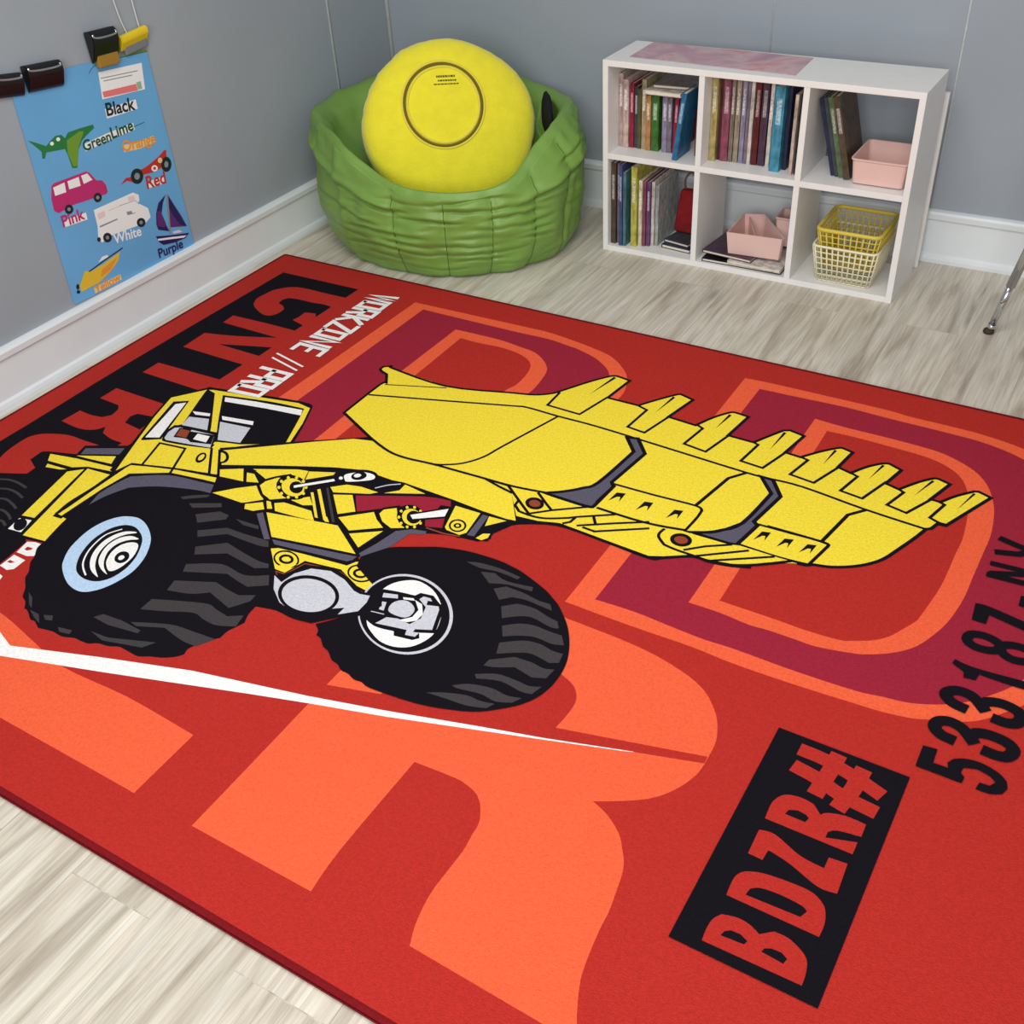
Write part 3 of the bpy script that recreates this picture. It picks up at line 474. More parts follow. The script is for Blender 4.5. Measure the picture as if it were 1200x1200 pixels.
y 0 0 1682,1478 1681,1160 1702,1125 1648,1048 1597,1030 1578,1013 1581,985 1614,964 1656,981 2024,1010 2385,912 2507,875 2583,823 2618,772 2704,631 2781,528 2819,510 2897,523 2869,733 3048,732 3112,638 3183,546 3207,535 3280,557 3233,764 3389,777 3438,673 3496,590 3524,577 3596,586 3568,791 3703,794 3747,713 3796,629 3826,614 3902,632 3868,809 3947,816 4012,732 4080,662 4104,653 4154,667 4129,817 4196,838 4246,758 4301,699 4333,684 4396,711 4361,847 4426,866 4487,775 4541,714 4566,706 4620,724 4570,878 4614,880 4664,804 4729,731 4747,726 4803,748 4675,1040 4640,1044 4625,1089 4607,1101 4580,1185 4534,1306 4508,1370 4476,1421 4415,1481 4329,1532 4251,1554 4235,1568 4197,1575 4084,1627 4022,1684 3950,1715 3876,1731 3738,1722 3547,1668 3342,1597 3179,1622 2996,1618 2832,1644 2636,1652 2378,1663 2225,1679 2112,1668 1963,1613
k 17 2 1963,1613 1682,1478 1681,1160 1702,1125 1648,1048 1597,1030 1578,1013 1581,985 1614,964 1656,981 2024,1010 2385,912 2507,875 2583,823 2618,772 2704,631 2781,528 2819,510 2897,523 2869,733 3048,732 3112,638 3183,546 3207,535 3280,557 3233,764 3389,777 3438,673 3496,590 3524,577 3596,586 3568,791 3703,794 3747,713 3796,629 3826,614 3902,632 3868,809 3947,816 4012,732 4080,662 4104,653 4154,667 4129,817 4196,838 4246,758 4301,699 4333,684 4396,711 4361,847 4426,866 4487,775 4541,714 4566,706 4620,724 4570,878 4614,880 4664,804 4729,731 4747,726 4803,748 4675,1040 4640,1044 4625,1089 4607,1101 4580,1185 4534,1306 4508,1370 4476,1421 4415,1481 4329,1532 4251,1554 4235,1568 4197,1575
s 0 0 3128,1029 3181,1013 3270,1120 3232,1404 3255,1431 3243,1609 3210,1625 2990,1622 3062,1573 3132,1506 3177,1432 3213,1128
k 1020 2 3128,1029 3181,1013 3270,1120 3232,1404 3255,1431 3243,1609 3210,1625 2990,1622 3062,1573 3132,1506 3177,1432 3213,1128
s 0 0 3836,1049 3896,1051 3971,1159 3930,1388 3954,1408 3923,1572 3887,1582 3714,1584 3770,1556 3820,1516 3889,1420 3925,1155
k 1020 2 3836,1049 3896,1051 3971,1159 3930,1388 3954,1408 3923,1572 3887,1582 3714,1584 3770,1556 3820,1516 3889,1420 3925,1155
k 15 2 1693,1270 2155,1123 2453,1026 2535,1004 2717,1008 2950,1006 3351,1027 3758,1050 3870,1048 4033,1042 4333,1082 4608,1104
k 9 0 1708,1143 2034,1025
k 14 2 2721,1015 2610,1370 2572,1498 2507,1592 2419,1649 2364,1664
k 14 2 3242,1412 3453,1407 3654,1396 3694,1418 3695,1476 3686,1582
k 18 0 3654,1396 3706,1130 3764,1053
k 16 2 3263,1613 3445,1616 3566,1606 3686,1582
k 18 0 3256,1424 3241,1569
k 16 2 3685,1594 3771,1558 3822,1519 3889,1420
k 14 0 3950,1398 4102,1394 4227,1388
k 16 2 3997,1392 4240,1390 4271,1407 4237,1568
k 18 0 4238,1386 4280,1155 4341,1083
k 16 2 3924,1569 4103,1574 4230,1564 4245,1554
k 14 0 2990,1622 3224,1623
k 15 2 2616,799 2619,937 2813,943 2867,729
k 0 0 2802,525 2820,530 2766,750
k 15 2 3056,736 3107,753 3088,940 3187,952 3236,760
k 0 0 3173,572 3189,577 3156,759
k 15 2 3388,766 3432,788 3404,956 3525,973 3572,788
k 0 0 3500,606 3516,611 3489,760
k 15 2 3706,795 3730,804 3705,971 3818,981 3871,807
k 0 0 3802,641 3817,646 3794,821
k 15 2 3956,816 3986,824 3950,973 4069,989 4132,817
k 0 0 4070,684 4084,688 4060,827
k 15 2 4199,838 4232,851 4196,994 4300,1009 4360,834
k 0 0 4306,707 4319,710 4283,850
k 15 2 4426,866 4452,880 4411,1006 4502,1027 4573,879
k 0 0 4540,730 4553,734 4499,884
k 15 2 4612,883 4635,892 4601,1015 4645,1033 4678,1033
k 0 0 4727,747 4738,751 4691,905
k 0 0 3282,1542 3290,1467 3331,1456 3331,1527 3320,1492 3306,1496
k 0 0 3426,1548 3435,1473 3475,1463 3475,1533 3464,1499 3451,1502
k 0 0 3572,1542 3582,1468 3621,1457 3619,1527 3610,1493 3597,1496
k 0 0 3973,1511 3987,1439 4024,1429 4018,1496 4011,1463 3999,1466
k 0 0 4077,1512 4091,1441 4128,1431 4121,1498 4115,1465 4103,1468
k 0 0 4175,1505 4190,1434 4227,1424 4219,1491 4213,1458 4201,1461
y 0 0 3601,1619 3685,1594 3890,1590 3936,1575 4104,1577 4165,1575 3940,1714 3856,1730 3797,1729 3703,1726 3645,1718 3605,1683 3594,1654
k 14 0 2686,1653 2771,1675 2852,1691
k 14 0 2808,1650 2914,1729 3007,1797
k 14 0 2963,1635 3037,1691 3087,1726
k 14 0 3000,1798 3086,1724 3217,1630
k 14 2 2911,1730 2914,1766 2955,1799 3026,1803 3093,1789 3183,1739
k 14 0 3183,1739 3209,1718 3356,1623
k 14 0 3179,1786 3203,1762 3209,1718
k 14 0 3280,1682 3308,1720
k 14 0 3244,1771 3385,1681 3516,1603
k 14 0 3273,1771 3332,1774 3536,1645
k 14 0 2636,1652 2811,1649
y 0 0 3224,1734 3275,1693 3295,1724 3228,1767
k 14 2 3599,1618 3593,1655 3604,1683 3645,1718 3703,1726 3797,1729 3856,1730 3940,1714
k 14 0 3736,1711 3808,1647 3902,1586
k 14 0 3796,1727 3981,1591
k 14 0 3847,1738 4092,1580
k 0 1 3033,1704 3037,1719 3035,1733 3028,1745 3016,1753 3001,1757 2985,1756 2969,1750 2956,1739 2946,1726 2942,1711 2944,1697 2951,1684 2963,1676 2978,1672 2995,1674 3011,1680 3024,1691
n 0 1 3017,1708 3019,1717 3018,1725 3013,1732 3006,1737 2996,1740 2986,1739 2976,1735 2968,1729 2963,1722 2961,1713 2962,1705 2967,1698 2974,1692 2984,1690 2994,1691 3003,1694 3011,1700
k 0 1 3743,1643 3745,1658 3742,1673 3732,1686 3719,1695 3703,1699 3686,1698 3670,1692 3658,1681 3650,1667 3647,1651 3651,1636 3660,1623 3674,1614 3690,1610 3707,1611 3723,1618 3736,1629
n 0 1 3726,1647 3727,1656 3724,1665 3718,1673 3710,1678 3700,1681 3689,1680 3680,1676 3672,1670 3667,1662 3666,1653 3669,1644 3675,1637 3683,1631 3693,1629 3704,1629 3713,1633 3721,1639
k 15 2 1963,1613 2112,1668 2225,1679 2378,1663 2516,1657 2636,1652 2832,1644 2996,1618
k 16 2 3856,1730 3941,1716 4016,1682 4097,1627 4165,1575
k 0 2 2597,2834 2629,2857 2642,2884 2670,2891 2707,2921 2744,2934 2786,2965 2822,2973 2855,2992 2890,2994 2930,3008 2965,3005 2996,3014 3049,3013 3176,3001 3273,2983 3362,2955 3413,2935 3468,2903 3541,2840 3580,2793 3606,2742 3619,2687 3622,2640 3619,2586 3608,2535 3586,2478 3552,2415 3505,2351 3429,2277 3379,2244 3324,2213 3192,2164 3118,2149 3049,2142 2908,2150 2780,2182 2697,2222 2586,2282 2543,2334 2499,2400 2521,2460 2680,2536 2735,2640 2666,2752
g 0 2 2935,2214 2982,2196 3049,2187 3121,2187 3197,2195 3193,2213 3091,2208 3013,2222
g 0 2 3026,2242 3085,2222 3155,2243 3277,2225 3285,2251 3219,2256 3167,2262 3098,2289
g 0 2 3133,2310 3174,2274 3258,2275 3333,2286 3393,2284 3417,2315 3375,2313 3291,2308 3229,2320 3190,2358
g 0 2 3219,2389 3271,2343 3348,2336 3418,2353 3468,2360 3493,2393 3459,2402 3364,2388 3310,2409 3259,2448
g 0 2 3282,2486 3337,2443 3399,2424 3466,2426 3523,2423 3557,2467 3511,2483 3432,2481 3367,2506 3317,2538
g 0 2 3323,2574 3402,2519 3472,2505 3529,2515 3577,2511 3586,2561 3552,2579 3469,2568 3416,2588 3345,2632
g 0 2 3337,2673 3418,2613 3493,2608 3547,2614 3589,2600 3582,2655 3532,2677 3446,2661 3378,2697 3334,2710
g 0 2 3329,2764 3407,2723 3494,2718 3545,2720 3589,2701 3575,2751 3530,2759 3437,2750 3347,2781
g 0 2 3284,2855 3338,2818 3426,2796 3493,2801 3552,2786 3531,2823 3471,2847 3404,2841 3312,2858
g 0 2 3218,2932 3276,2901 3360,2872 3423,2871 3477,2858 3461,2891 3388,2915 3279,2925
l 0 1 3089,2556 3114,2629 3113,2699 3087,2757 3039,2799 2973,2819 2898,2816 2820,2788 2749,2739 2694,2673 2661,2597 2657,2522 2682,2457 2734,2411 2807,2390 2889,2398 2969,2432 3039,2487
k 0 1 3075,2559 3100,2629 3099,2695 3074,2750 3027,2790 2965,2809 2893,2806 2820,2779 2753,2733 2700,2671 2670,2599 2666,2528 2690,2467 2740,2424 2808,2404 2886,2411 2962,2443 3028,2495
w 0 1 2718,2521 2746,2462 2807,2420 2875,2424 2938,2452 3002,2508 3044,2582 3063,2666 3034,2745 2979,2785 2908,2793 2840,2769 2776,2723 2718,2617
k 0 2 2707,2532 2783,2513 2862,2500 2874,2475 2933,2465 2979,2491 3015,2506 3066,2650 3007,2677 3026,2703 3006,2725 2925,2739 2910,2718 2818,2730 2718,2695 2697,2658 2686,2584
l 0 0 2734,2548 2795,2529 2809,2549 2745,2573
w 0 0 2823,2532 2867,2517 2881,2527 2833,2542
l 0 0 2892,2511 2898,2488 2931,2484 2948,2497 2929,2502 2939,2526 2989,2510 3003,2527 3044,2639 2980,2668 2982,2685 3007,2677 3005,2704 2963,2714 2952,2687 2814,2715 2834,2664 2881,2649 2943,2654 2965,2605 2944,2539
w 0 0 2879,2523 2920,2531 2958,2580 2956,2624 2925,2650 2891,2653 2928,2614 2927,2567
l 0 1 2804,2592 2817,2560 2849,2543 2888,2553 2914,2578 2915,2616 2887,2636 2822,2632
l 0 0 2726,2608 2734,2593 2758,2645 2737,2647
l 0 0 2761,2594 2780,2590 2800,2638 2777,2640
l 5 0 2718,2671 2813,2655
k 0 2 2211,2679 2266,2663 2322,2557 2441,2515 2561,2548 2644,2585 2735,2568 2777,2618 2726,2715 2653,2764 2578,2839 2465,2852 2357,2813
l 0 0 2239,2677 2296,2698 2309,2628 2354,2567 2442,2540 2531,2557 2612,2596 2648,2601 2693,2590 2706,2631 2707,2690 2643,2746 2643,2700 2572,2748 2444,2816 2377,2803 2296,2748
k 0 1 2583,2660 2600,2697 2599,2735 2581,2770 2549,2797 2505,2813 2456,2817 2406,2808 2361,2787 2327,2756 2308,2718 2307,2679 2325,2643 2358,2615 2404,2598 2456,2595 2507,2605 2551,2628
l 0 1 2569,2668 2583,2700 2582,2732 2566,2762 2537,2785 2499,2799 2456,2803 2412,2796 2374,2778 2345,2752 2329,2720 2329,2687 2345,2656 2375,2631 2415,2617 2459,2614 2504,2622 2542,2641
k 0 0 4436,2473 4896,2475 4883,3402 4427,3404
r 0 2 4519,3367 4516,3322 4521,3285 4538,3258 4585,3246 4627,3251 4660,3266 4696,3236 4738,3236 4777,3251 4802,3268 4814,3288 4821,3323 4822,3359
k 0 0 4561,3325 4566,3307 4582,3295 4611,3293 4638,3304 4633,3319
k 0 0 4685,3316 4689,3302 4708,3292 4738,3290 4759,3301 4754,3321
r 0 2 4525,3190 4523,3129 4532,3099 4553,3080 4604,3062 4697,3053 4754,3056 4793,3078 4810,3107 4818,3145 4817,3189
k 0 2 4576,3161 4581,3135 4608,3117 4669,3110 4738,3114 4759,3126 4747,3153
r 0 2 4529,3017 4528,2916 4580,2909 4676,2947 4756,2955 4757,2910 4815,2904 4819,3023 4760,3028 4660,2992 4593,2977 4581,2978 4578,3019
r 0 2 4529,2865 4527,2798 4540,2760 4562,2739 4606,2729 4650,2735 4682,2765 4701,2747 4754,2731 4823,2732 4823,2786 4750,2799 4724,2819 4724,2843 4819,2812 4818,2863
k 0 0 4580,2817 4586,2795 4612,2784 4643,2788 4654,2797 4649,2817
r 56 2 4545,2533 4624,2537 4736,2562 4824,2591
r 56 2 4549,2613 4628,2627 4714,2656 4826,2670
r 56 0 4658,2505 4654,2576 4642,2684
r 56 0 4751,2527 4744,2617 4725,2705
k 0 2 4899,2316 4947,2310 4948,2376 4997,2375 4990,2353 5004,2327 5038,2308 5092,2301 5149,2317 5180,2342 5188,2371 5177,2401 5141,2420 5096,2421 5102,2388 5134,2386 5148,2363 5125,2345 5082,2335 5042,2350 5039,2376 5054,2389 5051,2419 4899,2418
k 46 1 4979,2244 4941,2238 4913,2213 4919,2181 4954,2164 5000,2176 5044,2219
k 46 1 5030,2203 5047,2174 5088,2162 5144,2168 5173,2194 5161,2231 5130,2243 5089,2241
k 46 1 4983,2077 4940,2068 4911,2042 4919,2016 4951,1999 4998,2006 5046,2050
k 46 1 5032,2040 5047,2008 5097,1992 5151,2004 5167,2033 5158,2063 5127,2078 5088,2077
k 0 2 4898,1843 4937,1852 4997,1854 5144,1842 5195,1837 5202,1881 5152,1885 5049,1885 4994,1882 4988,1919 4946,1924 4941,1895 4894,1869
k 1040 1 4913,1716 4920,1680 4963,1665 5011,1675 5031,1699 5021,1726 4983,1741 4941,1739
k 1040 1 5034,1715 5045,1681 5088,1666 5137,1670 5165,1690 5159,1723 5122,1740 5074,1745
k 0 2 4896,1491 4947,1487 5084,1515 5115,1521 5123,1566 5090,1566 4958,1537 4957,1596 4904,1595
k 0 0 5044,1364 5086,1361 5088,1428 5046,1431
k 34 0 4904,1289 5072,1280
k 30 0 4902,1211 5057,1200
k 30 0 4913,1275 5060,1214
k 34 0 4901,1027 4976,1047 5060,1063
k 34 0 4903,1127 4986,1101 5056,1040
w 30 2 1143,244 970,278 1126,285 969,320 1144,322
w 30 2 978,367 1136,353 1138,423 977,435 978,367
w 30 2 968,470 1147,457 1149,527 1058,532 1058,463
w 30 0 1058,498 967,538
w 30 0 967,572 1149,562
w 30 0 1151,631 1049,571 966,641
w 30 2 1152,662 1153,739 966,671 965,747
w 30 2 974,777 1144,771 1146,840 974,845 974,777
w 30 2 964,880 1156,875 963,948 1158,944
w 30 2 1160,1053 1158,979 963,982 962,1054
w 30 0 1061,981 1061,1038
w 14 0 917,1135 1157,1191
w 14 0 926,1186 1154,1240
w 30 2 944,1302 1153,1292 1154,1357 1039,1365 1038,1298
w 30 2 947,1405 1154,1390 1156,1455 1052,1464 1051,1397
w 30 0 1052,1431 949,1474
w 30 2 961,1507 1146,1489 1147,1554 963,1576 961,1507'''
def pile(name, rgb):
    return mat(name, rgb, rough=.95, spec=.08, noise_amt=.10, noise_scale=170, bump=.6, bump_scale=380)
rug_mats = [('r', 'red', (180, 46, 39)), ('o', 'orange', (238, 97, 62)), ('m', 'maroon', (156, 37, 56)), ('y', 'yellow', (245, 219, 62)), ('k', 'black', (20, 17, 24)),
            ('g', 'charcoal', (66, 61, 63)), ('s', 'slate', (92, 88, 104)), ('w', 'white', (246, 243, 240)), ('l', 'light_grey', (203, 203, 212)), ('b', 'pale_blue', (186, 212, 240)), ('n', 'brown', (150, 70, 48))]
bm = bmesh.new()
RW, RD, RT = 2.96, 2.0226, .0105
box(bm, (0, -RD, 0), (RW, 0, RT), .0088, 0, seg=4)
for f in bm.faces:
    f.normal_update()
    f.material_index = len(rug_mats)
midx = {a[0]: i for i, a in enumerate(rug_mats)}
nb = len(bm.faces)
def rug_place(u, v, z): return (u, -v, z)
art = bmesh.new()
E_ = .0125
RUG = 'r 0 0 ' + ' '.join('%d,%d' % (round(x * 2000), round(y * 2000)) for x, y in ((E_, E_), (RW - E_, E_), (RW - E_, RD - E_), (E_, RD - E_))) + '\n' + RUG.strip()
artwork(art, RUG, 2000, RT + .00002, .000007, midx, rug_place)
# the print ends at the bound edge of the rug
for co, no in (((.0125, 0, 0), (-1, 0, 0)), ((RW - .0125, 0, 0), (1, 0, 0)), ((0, -.0125, 0), (0, 1, 0)), ((0, -RD + .0125, 0), (0, -1, 0))):
    bmesh.ops.bisect_plane(art, geom=art.verts[:] + art.edges[:] + art.faces[:], plane_co=co, plane_no=no, clear_outer=True)
face_up(art, Vector((0, 0, 1)))
me_t = bpy.data.meshes.new('t'); art.to_mesh(me_t); art.free()
bmesh.ops.recalc_face_normals(bm, faces=bm.faces)
bm.from_mesh(me_t); bpy.data.meshes.remove(me_t)
rug = obj('area_rug', bm, [pile('rug_' + b, c) for a, b, c in rug_mats] + [pile('rug_binding', (118, 22, 28))], recalc=False)
rug.location = (.0661, -.829, 0); rug.rotation_euler = (0, 0, -.0109)
tag(rug, 'red area rug printed with a yellow wheel loader and large orange letters', 'rug')
# ------------------------------------------------ poster on the left wall
POST = '''w 0 0 1427,2955 2054,2899 2009,2618 1382,2678
r 0 0 1409,2752 1901,2707 1903,2632 1409,2688
e 0 0 1906,2721 1976,2717 1972,2634 1906,2640
a 10 0 1441,2888 1967,2833
a 10 0 1467,2853 1876,2809
d 6 1 1300,2977 1396,3028 1594,3035 1909,3014 2172,2993
v 16 0 1795,3037 2175,3002
w 105 0 1402,2522 1602,2509 1809,2501
G 0 0 301,2560 367,2521 500,2437 576,2474 649,2500 723,2490 759,2442 816,2486 974,2481 1164,2467 1169,2428 1052,2389 965,2353 887,2277 803,2102 736,2118 729,2265 718,2337 607,2354 476,2377 439,2322 405,2333 424,2400 365,2480
v 0 0 771,2413 963,2453 1021,2436 911,2320 812,2124 757,2130 734,2276
w 0 1 602,2432 595,2424 583,2420 571,2421 560,2427 554,2437 555,2447 562,2455 573,2459 585,2458 596,2452 602,2442
w 0 1 694,2450 687,2441 676,2437 663,2438 652,2445 646,2454 647,2464 654,2473 665,2477 678,2476 689,2469 695,2460
w 80 0 990,2270 1313,2283 1695,2283
D 7 0 1711,2278 1873,2281
c 80 0 1502,2094 1705,2063 1942,2062
R 0 0 1298,1729 1405,1780 1489,1765 1607,1792 1739,1803 1839,1824 1961,1853 2072,1899 2093,1879 2076,1829 2076,1746 1990,1719 1817,1708 1676,1728 1499,1693 1410,1744
d 0 1 1658,1714 1631,1676 1587,1657 1539,1662 1498,1688 1477,1729 1480,1774 1507,1811 1550,1831 1598,1827 1639,1801 1661,1759
a 0 1 1607,1731 1596,1715 1576,1706 1555,1708 1538,1719 1528,1738 1530,1758 1541,1774 1560,1782 1582,1781 1599,1769 1609,1751
d 0 1 2119,1704 2094,1666 2056,1645 2013,1647 1978,1671 1961,1711 1965,1755 1989,1793 2028,1813 2070,1812 2105,1788 2123,1749
a 0 1 2073,1720 2062,1703 2047,1694 2030,1695 2016,1705 2009,1721 2011,1740 2021,1756 2037,1765 2054,1765 2067,1755 2074,1738
w 0 1 1899,1729 1887,1714 1865,1707 1840,1710 1818,1722 1806,1741 1805,1760 1818,1775 1839,1782 1864,1779 1886,1766 1899,1748
c 0 1 1997,1793 1987,1780 1971,1773 1953,1774 1937,1784 1929,1799 1929,1815 1939,1828 1955,1835 1973,1834 1989,1824 1998,1809
R 0 1 1872,1738 1866,1730 1857,1726 1846,1727 1837,1733 1832,1742 1832,1751 1838,1759 1847,1763 1858,1762 1867,1756 1873,1747
w 80 0 1702,1595 1957,1570
K 0 0 409,2033 454,2048 898,2029 936,1999 997,1893 1072,1867 1107,1802 1104,1723 1080,1705 592,1748 392,1730 345,1773 356,1899
w 0 0 423,2009 582,2011 566,1907 416,1919
w 0 0 622,2010 782,2006 773,1908 615,1922
w 0 0 816,2007 905,2003 947,1917 820,1912
d 0 1 588,1703 572,1682 545,1671 515,1675 491,1691 478,1716 480,1743 497,1764 523,1775 553,1771 577,1755 590,1730
d 0 1 1002,1690 985,1668 958,1657 929,1660 904,1676 892,1701 894,1728 910,1750 937,1762 966,1759 991,1742 1004,1717
a 0 1 555,1715 549,1707 539,1703 527,1705 517,1711 512,1721 513,1731 519,1739 530,1743 541,1741 551,1735 556,1726
a 0 1 970,1701 963,1693 953,1689 940,1690 930,1697 925,1707 925,1717 932,1726 942,1730 955,1728 965,1721 971,1712
w 80 0 427,1598 713,1573
w 0 0 846,1599 1444,1592 1518,1539 1508,1472 1476,1453 1603,1343 1606,1230 1508,1194 994,1241 826,1213 796,1288 833,1413
p 0 0 873,1543 987,1539 973,1475 875,1473
p 0 0 1354,1567 1452,1555 1443,1504 1355,1512
a 0 0 858,1403 1130,1393 1128,1378 861,1383
c 8 0 1039,1520 1273,1511
a 0 0 1279,1415 1355,1403 1361,1361 1284,1374
a 8 0 1361,1361 1402,1362
a 6 0 1215,1517 1450,1494 1489,1432
d 0 1 977,1216 959,1193 931,1183 899,1187 872,1206 858,1233 860,1262 878,1285 906,1296 938,1291 964,1273 979,1246
a 0 1 941,1231 934,1221 923,1217 911,1219 900,1226 895,1237 896,1248 903,1257 914,1262 926,1260 936,1253 941,1242
d 0 1 1508,1199 1491,1177 1461,1167 1427,1172 1399,1191 1382,1218 1383,1246 1401,1269 1430,1278 1464,1273 1492,1255 1509,1228
a 0 1 1469,1214 1462,1204 1451,1200 1438,1202 1427,1209 1421,1220 1422,1232 1429,1241 1440,1246 1453,1244 1464,1237 1470,1225
d 0 1 822,1254 814,1243 802,1237 789,1239 778,1247 773,1259 774,1273 782,1284 794,1289 807,1288 818,1280 823,1267
N 0 0 1911,1399 1774,1344 1700,1243 1660,1112 1668,1043 1827,965 1799,1075 1782,1212 1841,1320
u 0 0 1716,1253 1773,1248 1809,1071 1774,1035 1674,1090
u 0 0 1943,1396 2001,1246 2074,1070 2119,920 1992,960 1862,1002
N 0 0 1943,1396 1976,1303 2030,1137 2119,920 2019,974 1941,1137 1913,1245
a 0 0 1924,1403 1950,1385 1842,926 1817,936
N 0 0 1605,985 1820,914 2129,827 2046,787 1850,805 1685,841 1630,901
w 0 0 1623,945 1853,880 2078,813 2029,802 1825,862 1625,920
p 0 0 1873,939 1979,923 2032,877 1885,909
Y 0 0 486,1006 558,967 777,979 1032,1019 970,931 832,859 631,799 358,797 358,870
O 0 0 717,924 976,977 837,873 669,847
d 14 0 541,974 810,1013 1083,1046
w 0 0 695,1021 769,1062 845,1055 855,1027
d 0 1 350,865 342,851 330,843 319,844 311,852 308,866 311,882 320,896 331,904 342,904 350,895 353,881
d 0 1 340,805 334,797 323,794 310,796 300,804 294,814 295,825 302,834 313,837 325,835 335,827 341,816
c 70 0 548,737 928,736'''
PTX = [('Black', 'd', [(1384, 2496), (1800, 2452)]), ('Green', 'D', [(953, 2237), (1353, 2232)]), ('Lime', 'D', [(1368, 2247), (1700, 2249)]), ('Orange', 'O', [(1466, 2066), (1971, 2013)]), ('Red', 'R', [(1667, 1559), (1972, 1529)]), ('Pink', 'K', [(392, 1567), (705, 1553)]), ('White', 'w', [(984, 1134), (1405, 1080)]), ('Purple', 'N', [(1571, 715), (1981, 693)]), ('Yellow', 'O', [(533, 695), (935, 700)])]
pm = [('w', 'white', (236, 238, 240)), ('r', 'pink', (226, 120, 122)), ('e', 'sage', (150, 180, 150)), ('a', 'grey', (135, 140, 150)), ('d', 'dark', (22, 38, 44)), ('v', 'leaf', (110, 150, 50)), ('G', 'green', (38, 120, 62)),
      ('D', 'dark_green', (22, 78, 46)), ('c', 'cream', (228, 205, 150)), ('O', 'orange', (232, 150, 60)), ('R', 'red', (188, 46, 46)), ('K', 'magenta', (186, 44, 110)), ('p', 'pale_pink', (232, 205, 210)), ('N', 'navy', (38, 30, 92)), ('u', 'violet', (92, 44, 112)), ('Y', 'gold', (226, 190, 60))]
pmi = {a[0]: i for i, a in enumerate(pm)}
poster = empty('wall_poster', (.0, -1.4, .17), 0, 'blue vehicle colours poster hanging on the left wall from binder clips', 'poster')
def to_poster(a, z, h): return Vector((.004 + h, a - 1.7, z)) - poster.location
bm = bmesh.new()
PQ = [(-1.6445, .175), (-1.1585, .158), (-1.157, .752), (-1.625, .790)]
front = [bm.verts.new((.004, a + 1.4, z - .17)) for a, z in PQ]; back = [bm.verts.new((.0025, a + 1.4, z - .17)) for a, z in PQ]
bm.faces.new(front); bm.faces.new(back[::-1])
for i in range(4): bm.faces.new((front[i], back[i], back[(i + 1) % 4], front[(i + 1) % 4]))
obj('sheet', bm, mat('poster_blue', (104, 170, 222), rough=.25, spec=.5, noise_amt=.10, noise_scale=2.2), poster)
bm = bmesh.new()
zt = artwork(bm, POST, 4000, .0003, .00001, pmi, to_poster)
for s, c, ((a0, z0), (a1, z1)) in PTX:
    cu = bpy.data.curves.new('lettering', 'FONT'); cu.body = s; cu.size = 1; cu.offset = .022
    to = bpy.data.objects.new('lettering', cu); COL.objects.link(to)
    dg = bpy.context.evaluated_depsgraph_get(); me = bpy.data.meshes.new_from_object(to.evaluated_get(dg))
    bpy.data.objects.remove(to); bpy.data.curves.remove(cu)
    xs = [v.co.x for v in me.vertices]; w = max(xs) - min(xs); x0 = min(xs)
    d = Vector(((a1 - a0) / 4000, (z1 - z0) / 4000)); k = d.length / w; d.normalize()
    vs = [bm.verts.new(to_poster(a0 / 4000 + ((v.co.x - x0) * d.x - v.co.y * d.y) * k, z0 / 4000 + ((v.co.x - x0) * d.y + v.co.y * d.x) * k, zt + .0001)) for v in me.vertices]
    for p in me.polygons:
        try: f = bm.faces.new([vs[i] for i in p.vertices]); f.material_index = pmi[c]
        except ValueError: pass
    bpy.data.meshes.remove(me)
face_up(bm, Vector((1, 0, 0)))
obj('printed_pictures', bm, [mat('poster_' + b, c, rough=.3, spec=.4) for a, b, c in pm], poster, recalc=False)
# cords above the poster
CORD = mat('clear_cord', (205, 208, 210), rough=.3)
for pts, lab in (([(.006, -1.212, .805), (.005, -1.225, .86), (.004, -1.235, .98), (.004, -1.25, 1.3), (.004, -1.25, 1.9)], 'thin pale cord above the yellow clip, the left one of two'), ([(.006, -1.165, .815), (.005, -1.167, .90), (.004, -1.168, 1.2), (.004, -1.168, 1.9)], 'thin pale cord above the yellow clip, the right one of two')):
    bm = bmesh.new(); tube(bm, catmull(pts, False, 6), .0022, 6); tag(obj('hanging_cord', bm, CORD), lab, 'cord', 'cords on the left wall')
BLK = mat('black_clip_steel', (16, 15, 18), rough=.22, spec=.6); CHR = mat('chrome', (205, 208, 212), rough=.12, metal=1)
def clip(y0, y1, z0, z1, slope, m, label, depth=.03, highlight_bar=True, jaw=None):
    c = empty('binder_clip', (0, (y0 + y1) / 2, z0), 0, label, 'clip', 'clips holding the poster')
    w = (y1 - y0) / 2; h = z1 - z0
    bm = bmesh.new()
    prof = [(.0065, 0), (depth * .5, h * .10), (depth, h * .62), (depth * .98, h * .9), (depth * .72, h), (.004, h * .96)]
    rows = []
    for s in (-w, w): rows.append([bm.verts.new((x, s, z + slope * s)) for x, z in prof])
    n = len(prof)
    for i in range(n): bm.faces.new((rows[0][i], rows[0][(i + 1) % n], rows[1][(i + 1) % n], rows[1][i]))
    bm.faces.new(rows[0]); bm.faces.new(rows[1])
    bmesh.ops.bevel(bm, geom=[e for e in bm.edges], offset=.0018, segments=2, affect='EDGES')
    obj('spring_body', bm, m, c)
    if jaw:
        bm = bmesh.new(); box(bm, (.006, -w * .75, -.012), (depth * .62, w * .9, h * .30), .003)
        for v in bm.verts: v.co.z += slope * v.co.y
        obj('jaw', bm, jaw, c)
    if highlight_bar:  # chrome bar standing in for the bright highlight along the clip's top edge
        bm = bmesh.new(); zz = h * .93
        tube(bm, catmull([(depth * .93, -w * .88, h * .90 - slope * w * .88), (depth * .99, -w * .8, h * .80 - slope * w * .8), (depth * 1.01, 0, h * .77), (depth * .99, w * .8, h * .80 + slope * w * .8), (depth * .93, w * .88, h * .90 + slope * w * .88)], False, 5), .0034, 6)
        obj('highlight_bar', bm, CHR, c)
    return c
